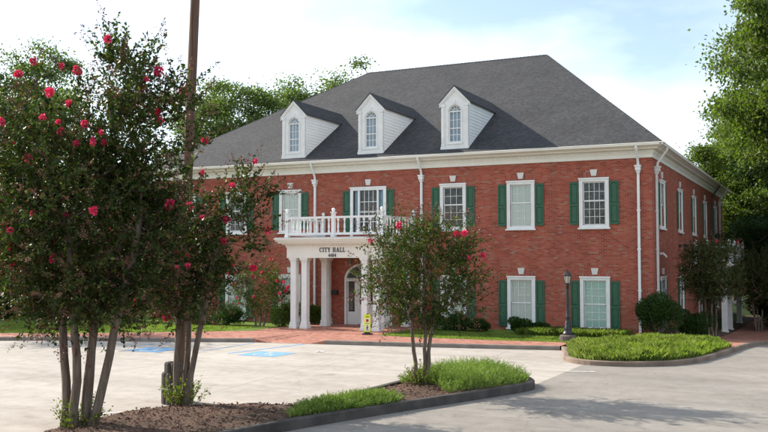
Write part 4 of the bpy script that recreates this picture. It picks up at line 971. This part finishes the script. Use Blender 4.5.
# big left crape myrtle
tk = []
for (a0, d0, a1, d1, h) in ((-.22,.05,-.62,.15,3.5),(-.05,-.10,-.16,-.35,3.6),(.06,.14,.22,.35,3.8),(.14,.02,.66,.5,3.5),(.22,-.08,1.08,-.2,3.6)):
    x0, y0 = cr(a0, d0); x1, y1 = cr(a1, d1); tk.append(tpath(x0, y0, x1, y1, h, bow=.10))
crape('large crape myrtle with five pale trunks at the corner of the mulch bed', (-5.72,-25.9,.14), tk,
      [(ctr3(.0,.2,3.45), (1.65,1.6,1.62), .66), (ctr3(.85,.2,5.25), (1.05,1.0,1.5), .18), (ctr3(-.75,.2,4.8), (1.05,1.0,1.35), .13)], 270, (8, 33), 'leaf_crape_dark', 58, 560, expo=2.6, tr=.076, lsize=(.05, .105), twl=(.4, .95),
      fpx=[(101,42),(64,62),(32,57),(7,65),(53,86),(75,73),(60,118),(63,106),(60,130),(96,131),(102,145),(77,144),(29,161),(160,116),(164,122),(157,68),(47,114),(15,142),(161,207),(96,208),(32,214),(2,228),(8,248),(36,249),(106,269),(36,312),(7,263),(153,79),(90,142),(130,190)])
# second crape myrtle by the pole
tk = []
for (a0, d0, a1, d1, h) in ((-.14,0,-.12,.1,2.9),(.0,.08,.10,.2,3.0),(.08,-.05,.7,-.1,3.2)):
    x0, y0 = cr(a0, d0); x1, y1 = cr(a1, d1); tk.append(tpath(x0, y0, x1, y1, h, bow=.03))
crape('crape myrtle with three slim trunks standing in front of the utility pole guard', (-5.6,-23.15,.17), tk,
      [(ctr3(.0,.1,2.8), (.85,.9,1.1), .78), (ctr3(.4,.1,4.3), (.55,.55,.95), .13), (ctr3(1.25,.0,3.9), (.55,.5,.75), .09)], 98, (8, 28), 'leaf_crape_dark', 26, 220, expo=2.5, tr=.062, lsize=(.05, .10),
      fpx=[(200,114),(209,121),(217,114),(208,145),(197,173),(231,185),(183,190),(184,199),(195,209),(201,218),(176,248),(169,269),(166,315),(225,242),(252,270),(250,274),(134,303),(236,224)])
# small crape myrtle on the island
tk = []
for (a0, d0, a1, d1, h) in ((-.08,0,-.2,.05,2.2),(.10,.05,.12,.1,2.4),(.14,-.03,.4,.2,2.2)):
    x0, y0 = cr(a0, d0); x1, y1 = cr(a1, d1); tk.append(tpath(x0, y0, x1, y1, h, bow=.02))
crape('small crape myrtle with sparse pink flowers on the juniper planting island', (-2.30,-18.5,.22), tk,
      [(ctr3(.12,.1,2.45), (1.32,1.25,.95), .74), (ctr3(.12,.1,3.25), (1.15,1.0,.45), .26)], 122, (7, 25), 'leaf_crape', 7, 190, expo=2.4, tr=.05, lsize=(.045, .085),
      fpx=[(370,241),(401,224),(457,234),(466,236),(470,254),(486,257),(426,310)])
# pink flowering crape beside the portico, two dark ones by the side porch
tk = [tpath(*cr(a, 0), *cr(a*2.5, .1), .9, bow=.02) for a in (-.15, .0, .15)]
crape('pink flowering crape myrtle against the brick wall left of the portico', (-17.2,-2.9,.14), tk, [((0,0,1.7), (1.2,1.1,1.35), 1)], 60, (8, 15), 'leaf_crape', 26, 10, basal=False, lsize=(.06, .1))
tk = [tpath(*cr(a, 0), *cr(a*2.0, .1), 1.3, bow=.02) for a in (-.12, .0, .12)]
crape('dark rounded crape myrtle in front of the side porch railing', (2.05,1.9,float(gz(2.05,1.9))+.13), tk, [((0,0,2.75), (1.25,1.2,1.15), 1)], 120, (9, 16), 'leaf_crape_dark', 3, 20, basal=False, lsize=(.06, .1))
p_ = pxpos(757, 49); tk = [tpath(*cr(a, 0), *cr(a*2.0, .1), 1.3, bow=.02) for a in (-.12, .0, .12)]
crape('crape myrtle beyond the side porch across the brick path', (p_.x, p_.y, float(gz(p_.x, p_.y))), tk, [((0,0,3.0), (1.5,1.4,1.4), 1)], 120, (9, 16), 'leaf_crape_dark', 3, 20, basal=False, lsize=(.06, .1))

# background broadleaf trees
def tree_meshes(name, H, RX, lo, leaf, n_t=120, per=330, ls=(.14, .26), clump=.95, seed=0):
    """returns trunk mesh and crown mesh; crown between lo*H and H"""
    c = (0, 0, H*(1+lo)/2); r = (RX, RX, H*(1-lo)/2)
    lobes = [(np.array(c)+rng.normal(0, .38, 3)*np.array(r), np.array(r)*rng.uniform(.38, .62)) for _ in range(9)]
    tg = np.concatenate([blob_targets(n_t//9, lc, lr, minr=.5) for lc, lr in lobes]); tg[:,2] = np.clip(tg[:,2], lo*H*.9, H)
    tk = [(rng.normal(0, .05)*k, rng.normal(0, .05)*k, -.5+(H*.55)*k/9) for k in range(10)]
    nodes, par, rad, tips = grow([tk], tg, r_tip=.028, up=.15, expo=2.2)
    wd = MB(); branch_mesh(wd, nodes, par, rad, 8)
    P = []; D = []
    for t in tips:
        p = nodes[t]; k = int(per*rng.uniform(.5, 1.3)); off = rng.normal(size=(k, 3))*np.array((clump, clump, clump*.45))*rng.uniform(.6, 1.15)
        P.append(p+off); D.append(off*.6+rng.normal(0, .6, (k, 3))+np.array((0, 0, -.25)))
    P = np.concatenate(P); D = np.concatenate(D)
    return wd.mesh('trunk', 'bark_dark', True), npmesh('crown', kites(P, D, rng.uniform(*ls, len(P)), .6), 4, leaf)
TM = {'oakA': tree_meshes('oakA', 20, 6.5, .3, 'leaf_oak_hazed', 216, 250, (.15, .27), .66), 'oakB': tree_meshes('oakB', 20, 5.5, .3, 'leaf_oak_hazed', 216, 250, (.15, .27), .66),
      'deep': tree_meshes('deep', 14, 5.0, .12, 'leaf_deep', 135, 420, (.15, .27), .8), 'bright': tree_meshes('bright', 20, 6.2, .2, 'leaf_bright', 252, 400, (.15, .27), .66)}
def bgtree(kind, px, D, H, label, rz, sx=1.0, z=-.3, group=None, name='broadleaf_tree'):
    t, c = TM[kind]; base = {'oakA':20,'oakB':20,'deep':14,'bright':20}[kind]; p = pxpos(px, D, z); k = H/base
    root = thing(name, label, 'tree', p, rz, group); root.scale = (k*sx, k*sx, k)
    link('trunk', t, root); link('crown', c, root)
for kind, px, D, H, lab, rz, sx in (
    ('oakA', 28, 78, 24.5, 'tall broadleaf tree whose top shows above the large crape myrtle', .3, .8),
    ('oakB', 222, 86, 22.3, 'broadleaf tree behind the left hip of the roof, rounder and nearer the pole', 1.9, 1.1),
    ('oakA', 300, 92, 24.3, 'broadleaf tree behind the roof, tallest beside the left dormer', 2.6, 1.05),
    ('oakB', 345, 100, 24.6, 'slim broadleaf treetop just left of the end of the roof ridge', 4.0, .45),
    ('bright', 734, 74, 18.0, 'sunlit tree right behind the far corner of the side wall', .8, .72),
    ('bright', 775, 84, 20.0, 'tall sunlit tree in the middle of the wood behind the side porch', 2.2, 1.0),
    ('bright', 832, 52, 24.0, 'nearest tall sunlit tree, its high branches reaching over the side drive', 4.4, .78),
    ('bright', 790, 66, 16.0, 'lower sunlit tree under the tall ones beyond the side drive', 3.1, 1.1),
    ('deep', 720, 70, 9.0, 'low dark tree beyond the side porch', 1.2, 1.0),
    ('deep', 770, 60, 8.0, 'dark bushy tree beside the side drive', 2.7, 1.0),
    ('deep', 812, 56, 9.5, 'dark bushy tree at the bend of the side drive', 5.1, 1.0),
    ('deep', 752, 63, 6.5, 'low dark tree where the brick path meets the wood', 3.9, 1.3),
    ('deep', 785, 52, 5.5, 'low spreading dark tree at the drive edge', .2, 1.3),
    ('bright', 930, 50, 19.0, 'unseen sunlit tree added across the side drive to shade the side wall, next after the nearest tall one', 1.0, .9),  # this and the next two: wood continued out of view, added to darken side wall
    ('bright', 1040, 46, 18.0, 'second unseen sunlit tree added across the side drive to shade the side wall', 3.6, .9),
    ('deep', 985, 40, 10.0, 'unseen dark bushy tree added across the side drive to shade the side wall', 2.3, 1.1),
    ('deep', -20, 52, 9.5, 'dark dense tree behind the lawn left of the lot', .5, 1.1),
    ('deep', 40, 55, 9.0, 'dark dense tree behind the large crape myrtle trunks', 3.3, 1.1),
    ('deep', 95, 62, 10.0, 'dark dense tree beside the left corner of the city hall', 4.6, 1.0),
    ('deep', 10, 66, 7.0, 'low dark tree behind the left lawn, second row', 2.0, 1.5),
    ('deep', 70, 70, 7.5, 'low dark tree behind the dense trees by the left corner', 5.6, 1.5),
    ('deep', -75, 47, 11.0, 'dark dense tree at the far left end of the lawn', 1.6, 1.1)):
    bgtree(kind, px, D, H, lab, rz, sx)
# trees across the road behind the photographer's view line (they show in the window glass)
# shrubs
def shrub(label, x, y, r, h, leaf, n=2600, z=.14, ls=(.045, .085), name='shrub'):
    n = int(n*2.2)
    root = thing(name, label, 'shrub', (x, y, z))
    st = MB(); c = np.array((0, 0, h*.5)); rr = np.array((r, r, h*.52))
    lob = [(c+rng.normal(0, .3, 3)*rr, rr*rng.uniform(.45, .65)) for _ in range(8)]
    P = np.concatenate([blob_targets(n//8, a, b_, minr=.6) for a, b_ in lob]); P = P[P[:,2] > .02]
    for _ in range(8):
        e = c+rng.normal(0, .5, 3)*rr*.8; st.tube([(0,0,-.05), (e[0]*.4, e[1]*.4, e[2]*.4), tuple(e)], [.02, .013, .006], 5)
    st.build('stems', 'bark_dark', root)
    link('foliage', npmesh('foliage', kites(P, (P-c)+rng.normal(0, .35, P.shape)+np.array((0,0,.15)), rng.uniform(*ls, len(P)), .6), 4, leaf), root)
shrub('large dark rounded shrub at the front right corner of the city hall', .35,-1.0,.98,1.65,'leaf_shrub',7000)
shrub('low dark shrub under the side window beyond the corner shrub', 1.25,1.3,.75,1.0,'leaf_shrub',3000, z=.05)
shrub('dark shrub by the trunk foot of the side crape myrtle', 1.3,3.6,.8,1.1,'leaf_shrub',3000, z=-.1)
for px, D, lab in ((768, 54, 'dark shrub beside the far end of the brick path'), (784, 50, 'dark shrub at the edge of the side drive')):
    p_ = pxpos(px, D); shrub(lab, p_.x, p_.y, 1.2, 1.9, 'leaf_shrub', 3600, z=float(gz(p_.x, p_.y))-.05, ls=(.07, .13))
shrub('low rounded shrub under the second window from the corner downspout', -5.15,-1.5,.5,.62,'leaf_shrub',2600)
shrub('small shrub touching the right side of the low rounded shrub', -4.45,-1.35,.38,.42,'leaf_shrub',1500)
shrub('green shrub behind the small crape myrtle, under the third window', -8.0,-1.5,.72,.80,'leaf_shrub',3200)
shrub('green shrub between the second and third ground floor windows', -7.05,-1.35,.55,.68,'leaf_shrub',2600)
shrub('clipped shrub directly right of the portico columns', -9.2,-1.6,.6,.8,'leaf_shrub',2600)
shrub('yellow-green shrub at the left foot of the portico columns', -16.3,-2.3,.7,1.25,'leaf_shrub_light',3600)
shrub('yellow-green shrub inside the portico beside the white downspout', -15.6,-.65,.4,1.0,'leaf_shrub_light',2200)
shrub('dark shrub left of the pink flowering crape myrtle', -18.9,-2.9,.9,1.2,'leaf_shrub',3000)
shrub('dark shrub under the leftmost ground floor windows', -21.2,-3.0,1.1,1.5,'leaf_shrub',3400)
for k, (px, lab) in enumerate(((-15, 'dark hedge shrub at the outer end of the row behind the left lawn'), (8, 'dark hedge shrub second from the outer end behind the left lawn'), (31, 'dark hedge shrub in the middle of the row behind the left lawn'), (54, 'dark hedge shrub second from the city hall behind the left lawn'), (77, 'dark hedge shrub nearest the city hall behind the left lawn'), (100, 'dark hedge shrub beside the left front corner of the wall'))):
    p_ = pxpos(px, 47.5); shrub(lab, p_.x, p_.y, 1.0, 2.0, 'leaf_shrub', 2600, ls=(.07, .13))
shrub('tall dark shrub at the left end of the front wall', -24.6,-3.2,1.3,2.0,'leaf_shrub',4200)
# grasses
def blades(q, z, h, w, lean=.35):
    n = len(q); a = rng.uniform(0, 6.283, n); l = rng.uniform(.1, 1, n)*lean; hh = h*rng.uniform(.6, 1.15, n)
    B0 = np.c_[q, z]; sd_ = np.c_[-np.sin(a), np.cos(a), np.zeros(n)]*(w*rng.uniform(.7, 1.3, n))[:, None]/2
    mid_ = B0+np.c_[np.cos(a)*l*hh*.35, np.sin(a)*l*hh*.35, hh*.62]; tip = B0+np.c_[np.cos(a)*l*hh, np.sin(a)*l*hh, hh*rng.uniform(.85, 1, n)]
    return np.stack([B0-sd_, B0+sd_, mid_+sd_*.8, tip, mid_-sd_*.8], 1).reshape(-1, 3)
q = sample(GRASS_POLY, 46000, lambda q: edged(q[:,0], q[:,1], GRASS_POLY) > .03)
e_ = edged(q[:,0], q[:,1], GRASS_POLY)
hts = .32*(.65+.35*sm(e_/.6))*(1+.25*np.sin(q[:,0]*3.1)*np.sin(q[:,1]*2.7))
o = link('liriope_grass', npmesh('liriope_grass', blades(q, gz(q[:,0], q[:,1])+.12+.05*sm(e_/2), hts, .009, .62), 5, 'blade'), kind='stuff')
tag(o, 'bright green clumping grass filling the kerbed island at the corner', 'grass')
q = sample([(-4.9,-2.9),(-.9,-2.6),(-.7,-1.2),(-4.6,-1.0)], 13000)
o = link('border_grass', npmesh('border_grass', blades(q, np.full(len(q), .13), .32, .009, .7), 5, 'blade'), kind='stuff')
tag(o, 'strip of clumping grass below the corner ground floor window', 'grass')
lp1 = [(-9.9,-4.9)]+[(x, by(x)+.06) for x in np.arange(-8.8, -1.1, .4)]+[(-.6,-4.2),(.3,-2.8),(-4,-2.6),(-9.9,-1.8)]
q = sample(lp1, 22000)
o = link('lawn_grass', npmesh('lawn_grass', blades(q, np.full(len(q), .135), .07, .012, .8), 5, 'blade'), kind='stuff'); tag(o, 'short mown lawn between the brick walk and the front shrubs', 'grass')
lp2 = [(x, by(x)+.06) for x in np.arange(-36, -16.4, 1.0)]+[(-17,-3.6),(-24,-4.5),(-36,-10)]
q = sample(lp2, 26000)
o = link('lawn_grass', npmesh('lawn_grass', blades(q, np.full(len(q), .135), .09, .02, .8), 5, 'blade'), kind='stuff'); tag(o, 'mown lawn left of the portico behind the brick walk', 'grass')
# feathery ground juniper on the near island
def juniper(poly, n, label, h=.42):
    q = sample(poly, n); e = edged(q[:,0], q[:,1], poly); P = []; D = []; SZ = []
    c = q.mean(0)
    for i in range(n):
        a = rng.uniform(0, 6.283); ou = (q[i]-c)*.35; lean = rng.uniform(.15, .75); hh = h*(.55+.45*float(sm(e[i]/.5)))*rng.uniform(.7, 1.25)
        d = np.array((math.cos(a)*lean+ou[0]*.3, math.sin(a)*lean+ou[1]*.3, 1.0)); d /= np.linalg.norm(d)
        b0 = np.array((q[i][0], q[i][1], float(mulchz(q[i][0], q[i][1]))-.02)); k = 16; u = np.linspace(.2, 1, k)[:, None]
        bend = np.array((d[0], d[1], -.15))
        P.append(b0+d*hh*u+bend*hh*.35*u*u); D.append(d*1.0+rng.normal(0, .5, (k, 3))); SZ.append(np.full(k, .085)*(1.15-.55*u[:,0]))
    P = np.concatenate(P); D = np.concatenate(D)
    o = link('ground_juniper', npmesh('ground_juniper', kites(P, D, np.concatenate(SZ), .17), 4, 'juniper'), kind='stuff'); tag(o, label, 'ground cover')
juniper([(-.28,-17.0),(-.75,-18.3),(-1.25,-19.3),(-1.9,-18.6),(-2.9,-18.2),(-2.95,-16.0),(-2.4,-15.2),(-1.5,-15.1),(-.6,-15.8),(-.3,-16.5)], 2400, 'feathery bright green ground juniper at the tip of the planting island')
juniper([(-2.75,-23.6),(-2.35,-22.7),(-1.75,-21.3),(-1.7,-20.7),(-2.2,-20.6),(-2.75,-21.5),(-3.0,-22.6)], 1100, 'narrow patch of ground juniper along the kerb below the small crape myrtle', .34)
